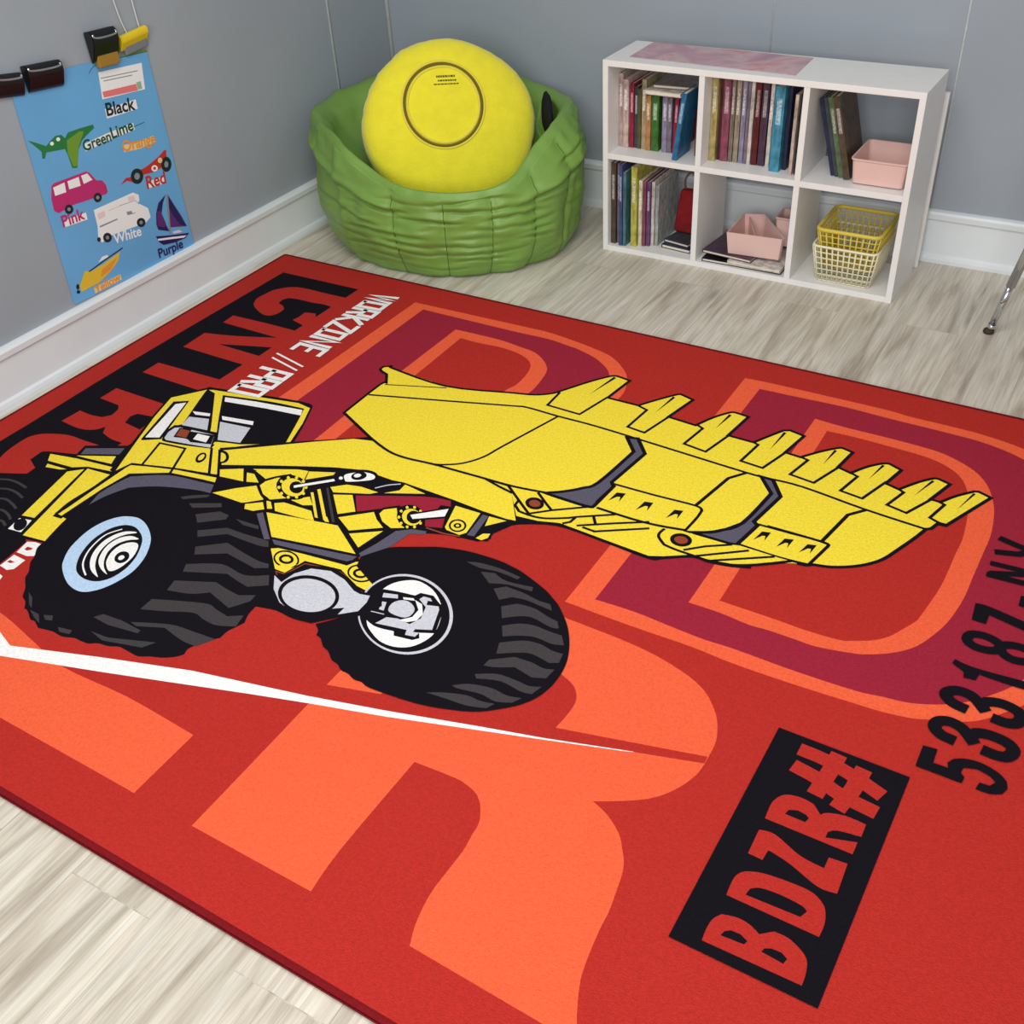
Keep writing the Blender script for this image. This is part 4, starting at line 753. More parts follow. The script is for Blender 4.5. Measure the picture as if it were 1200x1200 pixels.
GOLD = mat('brass_jaw', (176, 138, 60), rough=.35, metal=.4)
clip(-1.580, -1.468, .742, .812, -.10, BLK, 'large black binder clip on the poster top edge')
clip(-1.672, -1.592, .752, .812, -.16, BLK, 'smaller black binder clip at the left end of the poster top', depth=.026)
clip(-1.358, -1.268, .762, .846, -.05, BLK, 'black binder clip with a brass jaw beside the yellow clip', depth=.036, jaw=GOLD)
YEL = mat('yellow_plastic', (232, 205, 40), rough=.25, spec=.5, alpha=.92)
yc = clip(-1.252, -1.150, .772, .815, .08, YEL, 'translucent yellow clip at the right end of the poster top', depth=.024, highlight_bar=False, jaw=mat('grey_jaw', (120, 122, 126), rough=.3))
def lathe_hollow(o_loc, quat, R, T):
    M0 = Matrix.Translation(o_loc) @ quat.to_matrix().to_4x4(); HOLLOWS.append((M0.inverted(), M0, R, T))
HOLLOWS = []
# ------------------------------------------------ pillow
PC_ = Vector((.545, -.458, .380)); to_cam = (Vector(cam.location) - PC_); to_cam.z = 0; to_cam.normalize()
yaw = math.atan2(to_cam.y, to_cam.x) + radians(9); tilt = radians(22)
nz = Vector((cos(yaw) * cos(tilt), sin(yaw) * cos(tilt), sin(tilt)))
xr = Vector((-sin(yaw), cos(yaw), 0)); yu = nz.cross(xr).normalized()
xr, yu = xr * cos(.07) - yu * sin(.07), yu * cos(.07) + xr * sin(.07)
PM = Matrix((xr, yu, nz)).transposed().to_4x4()
pil = empty('plush_pillow', PC_, 0, 'round bright yellow plush pillow sitting in the green bean bag', 'pillow'); pil.rotation_mode = 'QUATERNION'; pil.rotation_quaternion = PM.to_quaternion()
PLUSH = mat('yellow_plush', (234, 222, 52), rough=.9, spec=.1, noise_amt=.05, noise_scale=25, bump=.35, bump_scale=130, sheen=.35)
PALE = mat('pale_yellow_plush', (228, 222, 128), rough=.9, spec=.1, noise_amt=.05, noise_scale=25, bump=.35, bump_scale=130, sheen=.3)
def puff(bm, sign, R=.285, T=.105, n=22, seg=88):
    rows = []
    for i in range(n + 1):
        t = i / n * pi / 2; row = []
        r = R * sin(t) ** .93; z = T * max(0, cos(t)) ** .62
        if i == 0: row = [bm.verts.new((0, 0, sign * z))]
        else:
            for k in range(seg):
                a = 2 * pi * k / seg
                e = (i / n) ** 6; pk = .006 * e * noise.noise(Vector((cos(a) * 7, sin(a) * 7, 0))) + .008 * noise.noise(Vector((cos(a) * 1.5, sin(a) * 1.5, 2))) * (i / n)
                row.append(bm.verts.new(((r + pk) * cos(a), (r + pk) * .945 * sin(a), sign * z + .008 * (i / n) * (1 - (i / n) ** 6) * noise.noise(Vector((r * cos(a) * 9, r * sin(a) * 9, 5 + sign))))))
        rows.append(row)
    for A, B_ in zip(rows, rows[1:]):
        for k in range(seg):
            k2 = (k + 1) % seg
            if len(A) == 1: bm.faces.new((A[0], B_[k], B_[k2]))
            else: bm.faces.new((A[k], B_[k], B_[k2], A[k2]))
bm = bmesh.new(); puff(bm, 1); obj('front_cover', bm, PLUSH, pil, smooth=True)
bm = bmesh.new(); puff(bm, -1, R=.2856); obj('back_cover', bm, PALE, pil, smooth=True)['label'] = 'paler cream yellow back half of the plush pillow'
def pz(r): return .105 * max(0, cos(math.asin(min(1, (r / .285)) ** (1 / .93)))) ** .62
RC = Vector((-.026, .064, 0)); RR_ = .124
ring_m = mat('olive_groove', (112, 98, 24), rough=.8)
bm = bmesh.new(); pts = [(RC.x + RR_ * cos(a), RC.y + RR_ * sin(a), pz(math.hypot(RC.x + RR_ * cos(a), (RC.y + RR_ * sin(a)) / .945)) + .0005) for a in [2 * pi * k / 64 for k in range(64)]]
tube(bm, pts, .0042, 8, closed=True); obj('seam_ring', bm, ring_m, pil)['label'] = 'dark olive circular seam on the pillow front'
for rad, nm in ((RR_ + .008, 'outer_welt'), (RR_ - .009, 'inner_welt')):
    bm = bmesh.new(); pts = [(RC.x + rad * cos(a), RC.y + rad * sin(a), pz(math.hypot(RC.x + rad * cos(a), (RC.y + rad * sin(a)) / .945)) + .0008) for a in [2 * pi * k / 64 for k in range(64)]]
    tube(bm, pts, .0038, 8, closed=True); obj(nm, bm, mat('welt_yellow', (226, 212, 70), rough=.85, sheen=.2), pil)
# small print on the sewn-in panel
bm = bmesh.new(); random.seed(3)
for j, (yy, x0, x1, hh) in enumerate(((.146, -.042, .018, .0062), (.134, -.038, .020, .005), (.124, -.052, .024, .0035))):
    x = x0
    while x < x1:
        w = random.uniform(.003, .008) if j < 2 else random.uniform(.005, .011)
        q = [(x, yy), (x + w, yy), (x + w, yy + hh), (x, yy + hh)]
        vs = [bm.verts.new((a, b, pz(math.hypot(a, b / .945)) + .0016)) for a, b in q]; bm.faces.new(vs); x += w + .0018
obj('care_print', bm, mat('print_ink', (70, 68, 30), rough=.8), pil)['label'] = 'small dark lines of print at the top of the round panel'
# unidentified dark item behind the pillow, built as a flattened black disc
bm = bmesh.new(); vs = lathe(bm, [(0, -.05), (.06, -.045), (.105, -.02), (.115, .005), (.09, .035), (.04, .052), (0, .055)], 28)
for v in bm.verts: v.co += v.co.normalized() * .012 * noise.noise(v.co * 18)
ck = obj('dark_item', bm, mat('black_matte', (22, 22, 24), rough=.9, noise_amt=.3, noise_scale=60), smooth=True)
ck.scale = (.66, .66, .30); ck.location = (.800, -.250, .392); ck.rotation_euler = (radians(90), 0, radians(128))
tag(ck, 'small unidentified black cushion tucked behind the yellow pillow', 'item')
lathe_hollow(PC_, PM.to_quaternion(), .296, .110)
lathe_hollow(ck.location, ck.rotation_euler.to_quaternion(), .080, .020)
# ------------------------------------------------ bean bag
GREEN = mat('green_nylon', (118, 156, 70), rough=.40, spec=.4, noise_amt=.05, noise_scale=9, bump=.10, bump_scale=90)
BC = Vector((.508, -.43, 0)); AX, AY = .478, .392; PH0 = math.atan2(-.83, .55)
def sstep(a, b, x): t = min(1, max(0, (x - a) / (b - a))); return t * t * (3 - 2 * t)
def bag_h(p):
    g = math.degrees(math.atan2(sin(p), cos(p))); a = abs(g)
    h = .300 + (.130 * sstep(8, 62, a) if g > 0 else .128 * sstep(16, 70, a)) + .030 * sstep(105, 165, a)
    return h + .010 * noise.noise(Vector((cos(p) * 2.5, sin(p) * 2.5, 3.3)))
def bag_roll(p):
    a = abs(math.degrees(math.atan2(sin(p), cos(p))))
    return .012 + .05 * sstep(55, 120, a)
def push_out(co, margin):
    """the soft bag gives way under the things lying in it"""
    for inv, fwd, R, T in HOLLOWS:
        q = inv @ co; r = math.hypot(q.x, q.y / .945)
        f = (r / (R + margin)) ** 2.15 + (abs(q.z) / (T + margin)) ** 3.2
        if f < 1 and f > 1e-9:
            lo, hi = 1.0, 12.0
            for _ in range(24):
                m = (lo + hi) / 2
                if (r * m / (R + margin)) ** 2.15 + (abs(q.z) * m / (T + margin)) ** 3.2 < 1: lo = m
                else: hi = m
            co = fwd @ (q * hi)
    return co
bm = bmesh.new(); SEG = 240; rows = []
seams = [radians(x) for x in (-52, -29, -8, 12, 31, 52, 80, 115, 150, -80, -115, 180)]
creases = [(.040, .006), (.066, .008), (.094, .008), (.122, .010), (.150, .009), (.180, .011), (.208, .009), (.236, .010), (.262, .008)]
def crease_d(p, z):
    a = math.degrees(p); d = 0
    m_ = sstep(62, 30, abs(a + 4)) + .30 * sstep(100, 60, abs(a)) * (1 - sstep(62, 30, abs(a + 4)))
    if m_ > .01:
        for ci, (zc, am) in enumerate(creases):
            zz = zc + .016 * noise.noise(Vector((p * 2.6 + ci * 5.1, ci * 3.7, 0))) + .006 * noise.noise(Vector((p * 9 + ci, ci * 2.1, 4)))
            mk = min(1, max(0, .45 + 1.5 * noise.noise(Vector((p * 3.1 + ci * 9.2, ci * 1.3, 7)))))
            t = z - zz
            d -= am * mk * m_ * math.exp(-(t / .0055) ** 2)
            d += am * mk * m_ * .75 * math.exp(-((t - .013) / .010) ** 2)
    # long slanting folds on both shoulders
    for a0, a1, z0, z1, am in ((24, 92, .238, .335, .013), (-100, -28, .345, .235, .012), (-85, -40, .22, .19, .008), (48, 100, .33, .40, .007)):
        if a0 - 6 < a < a1 + 6:
            u = (a - a0) / (a1 - a0); zz = z0 + (z1 - z0) * u + .012 * sin(u * 5) * u; t = z - zz
            e = sstep(-.08, .12, u) * sstep(1.08, .85, u)
            d -= am * e * math.exp(-(t / .006) ** 2); d += am * e * .9 * math.exp(-((t - .018) / .016) ** 2)
    return d
for k in range(SEG):
    p = 2 * pi * k / SEG - pi; h = bag_h(p); rr = bag_roll(p); g_ = math.degrees(p); fl = sstep(18, 42, g_) * sstep(105, 70, g_) * .10 + sstep(-20, -45, g_) * sstep(-105, -75, g_) * .03
    prof = [(.80, 0), (.865, .006), (.91, .03), (.955, .075), (.985, .13), (1, .20), (1.0, h - .09), (.995 - fl * .45, h - .05), (.985 - fl * .8, h - .018), (.965 - fl, h - .001), (.95 - fl - rr * .9, h - .002), (.93 - fl * .9 - rr * 2, h - .026), (.90 - fl * .7 - rr * 2.9, h - .085), (.62 - rr, h - .16), (.42, .150), (.2, .115), (0.02, .105)]
    cv_ = catmull(prof[:10], False, 16)[:-1] + catmull(prof[9:], False, 5); row = []; NO = 16 * 8
    for i, (s, z) in enumerate(cv_):
        d = 0
        if i < NO:
            d += crease_d(p, z)
            for sp in seams:
                dd = math.atan2(sin(p - sp), cos(p - sp)); d -= .006 * math.exp(-(dd / .013) ** 2)
            d += .006 * abs(sin((p - seams[2]) * pi / radians(20.5))) if abs(p) < 1 else 0
        d += .016 * noise.noise(Vector((cos(p) * 3, sin(p) * 3, z * 9))) + .005 * noise.noise(Vector((cos(p) * 9, sin(p) * 9, z * 25)))
        x = AX * cos(p + PH0) * s; y = AY * sin(p + PH0) * s
        r = math.hypot(x, y) or 1
        co = Vector((x + x / r * d, y + y / r * d, max(0, z + (.3 * d if z > .02 else 0))))
        if i > NO: co = push_out(co + BC, .014) - BC; co.z = max(.03, co.z)
        row.append(bm.verts.new(co))
    rows.append(row)
M_ = len(rows[0])
for k in range(SEG):
    A, B_ = rows[k], rows[(k + 1) % SEG]
    for i in range(M_ - 1): bm.faces.new((A[i], B_[i], B_[i + 1], A[i + 1]))
bm.faces.new([r[-1] for r in rows]); bm.faces.new([r[0] for r in rows][::-1])
bag = empty('bean_bag', BC, 0, 'green quilted bean bag chair in the room corner', 'bean bag')
obj('cover', bm, GREEN, bag, smooth=True)
# stitched seam threads down the outside
STI = mat('green_stitching', (64, 104, 34), rough=.7)
for sp in seams[1:6]:
    bm = bmesh.new(); k = round((sp + pi) / (2 * pi) * SEG) % SEG
    me = bpy.data.objects['cover'].data
    idx = [k * M_ + i for i in range(20, 16 * 8 - 6, 3)]
    tube(bm, [Vector(me.vertices[i].co) * 1.0 for i in idx], .0016, 5); obj('seam', bm, STI, bag)
# ------------------------------------------------ cube shelf
SA = -.0147; SP = Vector((1.0503, -.3414, 0)); W, D, H, T = .9619, .2353, .61, .018
WHT = mat('white_laminate', (232, 230, 228), rough=.4, spec=.35, noise_amt=.02, noise_scale=30)
shelf = empty('cube_shelf', SP, SA, 'white six cube storage shelf against the back wall', 'shelf')
ZM = .318; T2 = T / 2
U1, U2 = .324, .638
for u in (0, W - T): boxo('side_panel', (u, 0, 0), (u + T, D, H - T), WHT, shelf)
boxo('top_panel', (0, 0, H - T), (W, D, H), WHT, shelf)
boxo('bottom_panel', (T, .001, 0), (W - T, D, T), WHT, shelf)
boxo('middle_shelf', (T, .001, ZM - T2), (W - T, D - .001, ZM + T2), WHT, shelf)
for u in (U1, U2):
    boxo('divider', (u - T2, .0015, T), (u + T2, D - .0015, ZM - T2), WHT, shelf); boxo('divider', (u - T2, .0015, ZM + T2), (u + T2, D - .0015, H - T), WHT, shelf)
SM_ = Matrix.Translation(SP) @ Matrix.Rotation(SA, 4, 'Z')
def at(u, d, z): return SM_ @ Vector((u, d, z))
BC_ = {'beige': (165, 146, 138), 'blush': (187, 164, 157), 'crimson': (137, 33, 57), 'slate': (54, 63, 69), 'olive': (86, 81, 43), 'tan': (159, 143, 115), 'orange': (168, 120, 75), 'green': (58, 102, 43), 'lilac': (130, 125, 149),
       'mauve': (114, 103, 118), 'blue': (41, 101, 142), 'maroon': (76, 33, 41), 'gold': (162, 146, 91), 'rose': (128, 67, 86), 'taupe': (117, 103, 95), 'sand': (143, 131, 112), 'white': (194, 187, 180), 'wine': (87, 28, 31),
       'plum': (70, 49, 66), 'sky': (62, 131, 159), 'navy': (32, 40, 67), 'black': (28, 24, 25), 'fern': (83, 101, 73), 'umber': (76, 63, 50), 'indigo': (66, 73, 119), 'teal': (71, 111, 116), 'lemon': (173, 166, 77), 'cream': (198, 191, 162), 'purple': (102, 65, 106), 'silver': (151, 154, 153)}
PAGE = mat('page_paper', (226, 216, 200), rough=.85, noise_amt=.10, noise_scale=300, stretch=(1, .02, 1))
def cover_mat(col):
    rgb = BC_[col]
    nm = 'cover_' + col
    if nm in MATS: return MATS[nm]
    m = mat(nm, rgb, rough=.42, spec=.35, noise_amt=.42, noise_scale=70, stretch=(1, 1, .55)); return m
books_done = []
def book(u, d, th, h, lean, col, zf, label, group, deep=None, top=False):
    """upright book: spine to the front; lean = sideways shift of the top"""
    ang = math.atan2(lean, h); dp = deep or min(.15, D - d - .01)
    r = empty('book', at(u, d, zf + .0005), SA, label, 'book', group)
    mt = Matrix.Rotation(ang, 4, 'Y')
    # a leaning book rests on its lower corner
    lift = (th * sin(-ang) if ang < 0 else 0)
    mt = Matrix.Translation((0, 0, max(0, th * sin(ang)))) @ mt if ang > 0 else mt
    ct = min(.0022, th * .2)
    bm = bmesh.new(); box(bm, (0, 0, 0), (ct, dp, h), .0004, mtx=mt); box(bm, (th - ct, 0, 0), (th, dp, h), .0004, mtx=mt); box(bm, (0, -.0012, 0), (th, .0018, h), .0006, mtx=mt)
    # raised title band on the spine
    obj('cover', bm, cover_mat(col), r)
    bm = bmesh.new(); box(bm, (ct, .0018, .003), (th - ct, dp - .003, h - .003), 0, mtx=mt); obj('pages', bm, PAGE, r)
    if th > .011:
        bm = bmesh.new(); box(bm, (th * .25, -.0018, h * .56), (th * .75, -.0011, h * .86), 0, mtx=mt)
        c = [min(255, int(x * .5 + 120)) for x in BC_[col]]
        obj('spine_title', bm, mat('title_' + col, c, rough=.5, noise_amt=.5, noise_scale=140), r)
    return r
G1, G2, G3, G4 = 'books in the upper left cube', 'books in the upper middle cube', 'books in the upper right cube', 'books in the lower left cube'
def row(lst, umin, umax, zf, cell, group, fix=lambda i, b: b):
    prev = umin
    for i, b in enumerate(lst):
        u, d, th, h, lean, col, desc = fix(i, b)
        u = max(u, prev + .0006)
        book(u, d, th, h, lean, col, zf, desc, group)
        prev = u + th + max(0, lean * 0)
ZU, ZL = ZM + T2, T
# (position, setback, thickness, height, lean, colour, label)
row([(.0190, .075, .0150, .226, 0, 'beige', 'beige book at the left end of the upper left cube'), (.036, .072, .018, .210, 0, 'blush', 'pale pink book second from left in the upper left cube'), (.0560, .078, .0140, .198, 0, 'crimson', 'dark red book beside the pale pink one, upper left cube'),
     (.0715, .080, .0120, .190, 0, 'slate', 'dark slate book between red and olive ones, upper left cube'), (.0848, .076, .0110, .184, 0, 'olive', 'olive book left of the tan one in the upper left cube'), (.0975, .078, .0150, .214, 0, 'tan', 'tall tan book near the flat white book, upper left cube'),
     (.1142, .072, .0170, .170, 0, 'orange', 'orange tan book left of the green one, upper left cube'), (.1330, .074, .0250, .172, 0, 'green', 'thick green book in the upper left cube'), (.1690, .076, .0165, .175, 0, 'lilac', 'speckled lilac book right of the green one, upper left cube'),
     (.1865, .076, .0150, .174, 0, 'mauve', 'speckled grey mauve book in the upper left cube'), (.2060, .074, .0125, .174, .006, 'crimson', 'crimson book left of the bright blue one, upper left cube')], .0182, .31, ZU, 'ul', G1)
book(.2300, .020, .016, .205, .026, 'blue', ZU, 'bright blue book leaning and pulled forward in the upper left cube', G1, deep=.10)
book(.2790, .080, .020, .190, .004, 'maroon', ZU, 'dark maroon book at the right end of the upper left cube', G1)
row([(.3340, .062, .0200, .258, 0, 'gold', 'mottled gold book at the left end of the upper middle cube'), (.3550, .078, .0110, .255, 0, 'maroon', 'thin maroon book between gold and rose ones, upper middle cube'), (.3670, .072, .0230, .257, 0, 'rose', 'rose pink patterned book in the upper middle cube'),
     (.3920, .074, .0125, .257, 0, 'taupe', 'taupe book right of the rose one, upper middle cube'), (.4065, .076, .0150, .255, 0, 'sand', 'sand coloured book in the upper middle cube'), (.4250, .075, .0140, .257, 0, 'lilac', 'lilac blue book in the upper middle cube'),
     (.4410, .075, .0098, .256, 0, 'mauve', 'thin mauve book beside the lilac one, upper middle cube'), (.4530, .072, .0104, .258, 0, 'white', 'thin white book left of the wine red one, upper middle cube'), (.4660, .075, .0170, .257, 0, 'wine', 'wine red book in the upper middle cube'),
     (.4860, .076, .0208, .258, 0, 'plum', 'dark plum book in the upper middle cube'), (.5130, .070, .0112, .256, 0, 'white', 'thin white book right of the plum one, upper middle cube'), (.5340, .046, .0300, .247, 0, 'sky', 'thick sky blue book pulled forward, upper middle cube'),
     (.5665, .070, .0110, .240, 0, 'navy', 'navy book right of the sky blue one, upper middle cube'), (.5980, .036, .0095, .232, 0, 'blush', 'thin pale pink book near the right end, upper middle cube'), (.6120, .045, .0090, .232, 0, 'black', 'thin black book at the right end of the upper middle cube')], .3335, .629, ZU, 'um', G2)
for u, d, th, h, col, lab in ((.7135, .078, .0110, .222, 'navy', 'navy blue book, first of four leaning left in the upper right cube'), (.7265, .074, .0110, .226, 'slate', 'slate book second of four leaning left, upper right cube'), (.7395, .070, .0150, .230, 'fern', 'green patterned book third of four leaning left, upper right cube'), (.7570, .060, .0190, .236, 'umber', 'brown patterned book nearest the pink bin, leaning left')):
    book(u, d, th, h, -.062, col, ZU, lab, G3, deep=.145)
row([(.0195, .022, .0170, .272, 0, 'umber', 'dark brown book at the left end of the lower left cube'), (.0385, .030, .0112, .270, 0, 'mauve', 'grey mauve book second from left, lower left cube'), (.0520, .014, .0118, .272, 0, 'indigo', 'indigo blue book in the lower left cube'), (.0660, .016, .0100, .250, 0, 'teal', 'thin teal book in the lower left cube'),
     (.0900, .026, .0200, .268, 0, 'lemon', 'thick lemon yellow book in the lower left cube'), (.1125, .036, .0120, .222, 0, 'cream', 'thin cream book right of the yellow one, lower left cube'), (.1256, .040, .0100, .220, 0, 'rose', 'thin pink book in the lower left cube'), (.1370, .046, .0120, .218, 0, 'purple', 'purple book in the lower left cube'),
     (.1505, .054, .0100, .216, 0, 'white', 'thin white book right of the purple one, lower left cube'), (.1620, .060, .0110, .205, 0, 'silver', 'thin silver grey book, last upright in the lower left cube')], .0185, .31, ZL, 'll', G4)
def flat(name_label, u, d, z, w, l, th, ang, col, group, tiltx=0):
    p = at(u, d, z + .0006); r = empty('book', p, SA + ang, name_label, 'book', group)
    mt = Matrix.Rotation(tiltx, 4, 'Y')
    bm = bmesh.new(); ct = .0018
    box(bm, (0, 0, 0), (w, l, ct), .0004, mtx=mt); box(bm, (0, 0, th - ct), (w, l, th), .0004, mtx=mt); box(bm, (-.001, 0, 0), (.0018, l, th), .0005, mtx=mt)
    obj('cover', bm, cover_mat(col), r)
    bm = bmesh.new(); box(bm, (.0018, .002, ct), (w - .003, l - .002, th - ct), 0, mtx=mt); obj('pages', bm, PAGE, r)
    return r
# two books lying on the upright ones
flat('white book lying flat on the row, upper left cube', .1190, .050, ZU + .1795, .120, .125, .013, .0, 'white', G1)
flat('thin taupe book lying on the flat white book, upper left cube', .135, .075, ZU + .1930, .135, .12, .010, .10, 'taupe', G1)
# lower left: red cloth bag and two lying books
flat('navy book lying flat at the bottom right of the lower left cube', .190, .055, ZL, .105, .15, .012, -.10, 'navy', G4)
flat('grey patterned book lying on the navy one, lower left cube', .190, .075, ZL + .0125, .093, .125, .010, -.18, 'slate', G4)
bm = bmesh.new(); box(bm, (-.052, -.014, 0), (.052, .014, .150), .011, seg=4)
for v in bm.verts:
    k = 1 - .45 * (v.co.z / .15) ** 2; v.co.x *= k; v.co += Vector((.006 * noise.noise(v.co * 22), .006 * noise.noise(v.co * 22 + Vector((5, 0, 0))), 0))
rb = empty('cloth_pouch', at(.245, .150, ZL + .0242), SA, 'dark red cloth pouch standing behind the lying books, lower left cube', 'pouch')
RED = mat('red_cloth', (128, 20, 26), rough=.85, noise_amt=.2, noise_scale=40, bump=.3, bump_scale=160)
obj('pouch_body', bm, RED, rb, smooth=True)
bm = bmesh.new(); tube(bm, catmull([(-.018, 0, .143), (-.020, 0, .18), (0, 0, .205), (.020, 0, .18), (.018, 0, .143)], False, 6), .004, 6); obj('handle', bm, mat('pouch_strap', (96, 80, 84), rough=.8), rb)
# ---- bins
PINK = mat('pink_plastic', (226, 190, 182), rough=.38, spec=.4, noise_amt=.02, noise_scale=20)
def rrect(w, l, r, n=5):
    pts = []
    for cx, cy, a0 in ((w - r, l - r, 0), (r, l - r, 90), (r, r, 180), (w - r, r, 270)):
        for k in range(n + 1):
            a = radians(a0 + 90 * k / n); pts.append((cx + r * cos(a), cy + r * sin(a)))
    return pts
def bin_mesh(bm, w, l, h, t=.0025, taper=.008, r=.014, lip=.004):
    def ring(ins, z, rad):
        return [bm.verts.new((x + ins, y + ins, z)) for x, y in rrect(w - 2 * ins, l - 2 * ins, max(.003, rad))]
    seq = [(taper + .01, 0, r * .6), (taper, .004, r * .8), (.002, h - .008, r), (-lip * .3, h - .004, r), (-lip * .3, h, r), (t + .001, h, r - .002), (t + .002, h - .008, r - .002), (taper + t, .007, r * .7), (taper + t + .008, .004, r * .5)]
    rs = [ring(*s) for s in seq]; n = len(rs[0])
    for A, B_ in zip(rs, rs[1:]):
        for k in range(n): bm.faces.new((A[k], A[(k + 1) % n], B_[(k + 1) % n], B_[k]))
    bm.faces.new(rs[0]); bm.faces.new(rs[-1])
bm = bmesh.new(); bin_mesh(bm, .160, .178, .076)
b1 = obj('storage_bin', bm, PINK); b1.location = at(.778, .030, ZU + .0006); b1.rotation_euler = (0, 0, SA)
tag(b1, 'pale pink plastic bin in the upper right cube', 'bin')
# lower middle: two lying books, then the divided bin
flat('black book at the bottom of the pile in the lower middle cube', .352, .012, ZL, .262, .19, .010, .02, 'black', 'books under the pink divided bin')
flat('white paged book on the pile front, lower middle cube', .440, .008, ZL + .0105, .175, .17, .010, -.03, 'white', 'books under the pink divided bin')
flat('purple book lying slightly askew on the pile, lower middle cube', .345, .030, ZL + .021, .17, .175, .010, -.10, 'plum', 'books under the pink divided bin')
bn = empty('divided_bin', at(.424, .026, ZL + .0330), SA + .06, 'pale pink divided bin on books in the lower middle cube', 'bin')
def poly_bin(bm, plan, h, t=.003, taper=.010):
    c = Vector((sum(x for x, y in plan) / len(plan), sum(y for x, y in plan) / len(plan)))
    def ring(ins, z):
        out = []
        for x, y in plan:
            v = Vector((x, y)) - c; v = v * (1 - ins / v.length); out.append(bm.verts.new((c.x + v.x, c.y + v.y, z)))
        return out
    rs = [ring(taper, 0), ring(0, h), ring(t * 1.5, h), ring(taper + t * 1.5, t)]; n = len(plan)
    for A, B_ in zip(rs, rs[1:]):
        for k in range(n): bm.faces.new((A[k], A[(k + 1) % n], B_[(k + 1) % n], B_[k]))
    bm.faces.new(rs[0]); bm.faces.new(rs[-1])
bm = bmesh.new(); poly_bin(bm, [(0, 0), (.176, .004), (.180, .016), (.072, .176), (.060, .180), (.004, .165)], .072); obj('bin_body', bm, PINK, bn)
bm = bmesh.new(); box(bm, (-.0013, 0, 0), (.0013, .176, .060), .0006, mtx=Matrix.Translation((.092, .008, .004)) @ Matrix.Rotation(radians(24), 4, 'Z')); obj('partition', bm, PINK, bn)
bm = bmesh.new(); bin_mesh(bm, .085, .080, .098, taper=.006, r=.008)
b2 = obj('storage_bin', bm, PINK); b2.location = at(.538, .140, ZL + .0330); b2.rotation_euler = (0, 0, SA)
tag(b2, 'small pink bin behind the divided one, lower middle cube', 'bin')
# lower right: two woven baskets, yellow inside white
def basket(name, label, u, d, z, w, l, h, m, taper, rim, nx, ny, nz_):
    r = empty(name, at(u, d, z), SA, label, 'basket')
    def P_(s, t, a):  # s side, t along, a height 0..1
        ins = taper * (1 - a); x0, x1, y0, y1 = ins, w - ins, ins, l - ins
        return {0: (x0 + (x1 - x0) * t, y0), 1: (x1, y0 + (y1 - y0) * t), 2: (x1 - (x1 - x0) * t, y1), 3: (x0, y1 - (y1 - y0) * t)}[s] + (h * a,)
    bm = bmesh.new()
    for a in [k / nz_ for k in range(nz_ + 1)]:
        pts = [(x + (taper * (1 - a)), y + taper * (1 - a), h * a) for x, y in rrect(w - 2 * taper * (1 - a), l - 2 * taper * (1 - a), .012, 4)]
        tube(bm, pts, .0019, 5, closed=True)
    for s in range(4):
        n = nx if s in (0, 2) else ny
        for k in range(n):
            t = (k + .5) / n; tube(bm, [P_(s, t, 0), P_(s, t, 1)], .0026, 5)
    obj('mesh_sides', bm, m, r)
    bm = bmesh.new(); pts = [(x, y, h) for x, y in rrect(w, l, .022, 5)]
    tube(bm, pts, rim, 8, closed=True); obj('rim', bm, m, r)
    bm = bmesh.new()
    for k in range(nx): 
        x = taper + (w - 2 * taper) * (k + .5) / nx; tube(bm, [(x, taper, .002), (x, l - taper, .002)], .002, 5)
    for k in range(ny):
        y = taper + (l - 2 * taper) * (k + .5) / ny; tube(bm, [(taper, y, .002), (w - taper, y, .002)], .002, 5)
    obj('mesh_base', bm, m, r)
    return r
WB = mat('cream_plastic', (232, 226, 196), rough=.4, spec=.35); YB = mat('yellow_basket_plastic', (214, 190, 72), rough=.4, spec=.4)
basket('woven_basket', 'cream white mesh basket in the lower right cube', .702, .016, ZL + .003, .196, .205, .112, WB, .016, .0040, 11, 11, 6)
basket('woven_basket', 'yellow mesh basket nested in the cream one, lower right cube', .708, .022, ZL + .047, .190, .20, .118, YB, .020, .0062, 10, 10, 6)
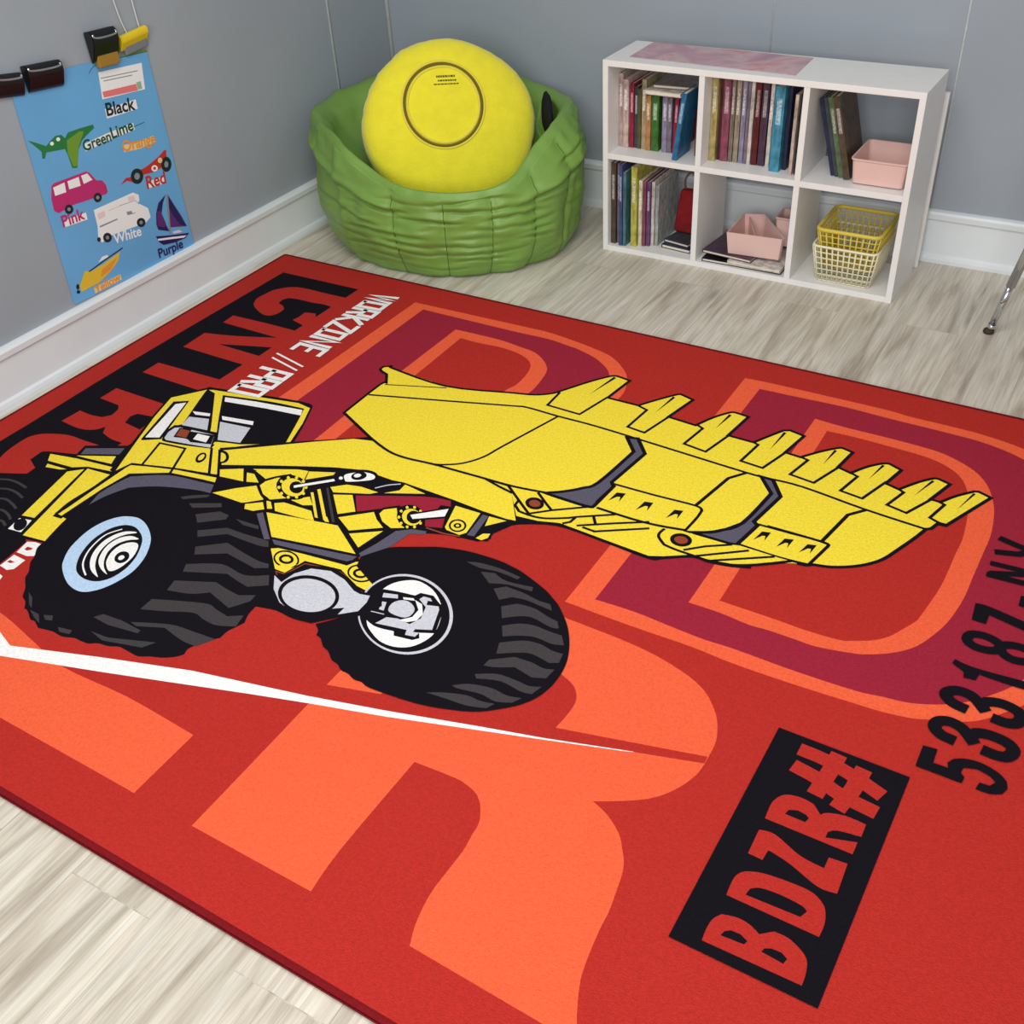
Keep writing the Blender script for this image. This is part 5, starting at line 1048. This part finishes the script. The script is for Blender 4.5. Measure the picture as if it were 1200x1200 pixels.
# ---- paper on top
bm = bmesh.new(); q = [(.064, .054), (.590, .035), (.580, .219), (.062, .231)]
f4 = [bm.verts.new((u, d, .0012)) for u, d in q]; g4 = [bm.verts.new((u, d, .0002)) for u, d in q]
bm.faces.new(f4); bm.faces.new(g4[::-1])
for i in range(4): bm.faces.new((f4[i], g4[i], g4[(i + 1) % 4], f4[(i + 1) % 4]))
def art_mat():
    m = bpy.data.materials.new('painted_paper'); m.use_nodes = True; nt = m.node_tree; N = nt.nodes; L = nt.links; b = N['Principled BSDF']; b.inputs['Roughness'].default_value = .35
    tc = N.new('ShaderNodeTexCoord'); n = N.new('ShaderNodeTexNoise'); n.inputs['Scale'].default_value = 7; n.inputs['Detail'].default_value = 4; n.inputs['Distortion'].default_value = 1.2
    L.new(tc.outputs['Object'], n.inputs['Vector']); r = N.new('ShaderNodeValToRGB'); e = r.color_ramp.elements
    e[0].position = .3; e[0].color = (*lin((176, 132, 150)), 1); e[1].position = .72; e[1].color = (*lin((216, 150, 110)), 1)
    for p, c in ((.42, (190, 150, 162)), (.52, (204, 176, 178)), (.60, (206, 132, 140))):
        k = e.new(p); k.color = (*lin(c), 1)
    L.new(n.outputs['Fac'], r.inputs[0]); L.new(r.outputs[0], b.inputs['Base Color']); return m
pp = obj('painted_paper', bm, art_mat()); pp.location = at(0, 0, H + .0003); pp.rotation_euler = (0, 0, SA)
tag(pp, 'mauve pink painted paper lying on top of the white shelf', 'paper')
# ---- white board strip behind the shelf
bm = bmesh.new(); box(bm, (1.960, -.076, .0005), (2.021, -.064, .535), .001)
sb = obj('spare_panel', bm, WHT); tag(sb, 'narrow white panel standing behind the right end of the shelf', 'panel')
# ------------------------------------------------ table at the right edge: chrome legs with swivel feet
tb = empty('activity_table', (2.80, -.60, 0), 0, 'low table showing one chrome leg with a dark foot at the right edge', 'table')
TOPM = mat('table_laminate', (196, 186, 170), rough=.4); RUB = mat('dark_rubber', (58, 46, 38), rough=.6)
bm = bmesh.new(); lathe(bm, [(0, .478), (.405, .478), (.415, .483), (.415, .498), (.405, .503), (0, .503)], 64); obj('tabletop', bm, TOPM, tb)
a0 = math.atan2(-.422 + .60, 2.302 - 2.80); R0 = math.hypot(-.422 + .60, 2.302 - 2.80)
for k in range(4):
    a = a0 + k * pi / 2; f0 = Vector((R0 * cos(a), R0 * sin(a), .0006 if R0 * sin(a) - .60 > -.80 else .0136)); tp = Vector(((R0 - .2 * .478) * cos(a), (R0 - .2 * .478) * sin(a), .478)); dr = (tp - f0).normalized()
    bm = bmesh.new(); tube(bm, [f0 + dr * .022, f0 + dr * .16], .0095, 14); tube(bm, [f0 + dr * .155, tp], .0125, 14); lg = obj('leg', bm, CHR, tb)
    bm = bmesh.new(); tube(bm, [f0 + dr * .008, f0 + dr * .030], [.007, .011], 12); obj('ferrule', bm, CHR, lg)
    bm = bmesh.new(); vs = lathe(bm, [(0, 0), (.013, 0), (.0155, .003), (.014, .010), (.007, .015), (0, .016)], 20, Matrix.Translation(f0)); obj('foot_glide', bm, RUB, lg)['label'] = 'dark rubber foot glide'
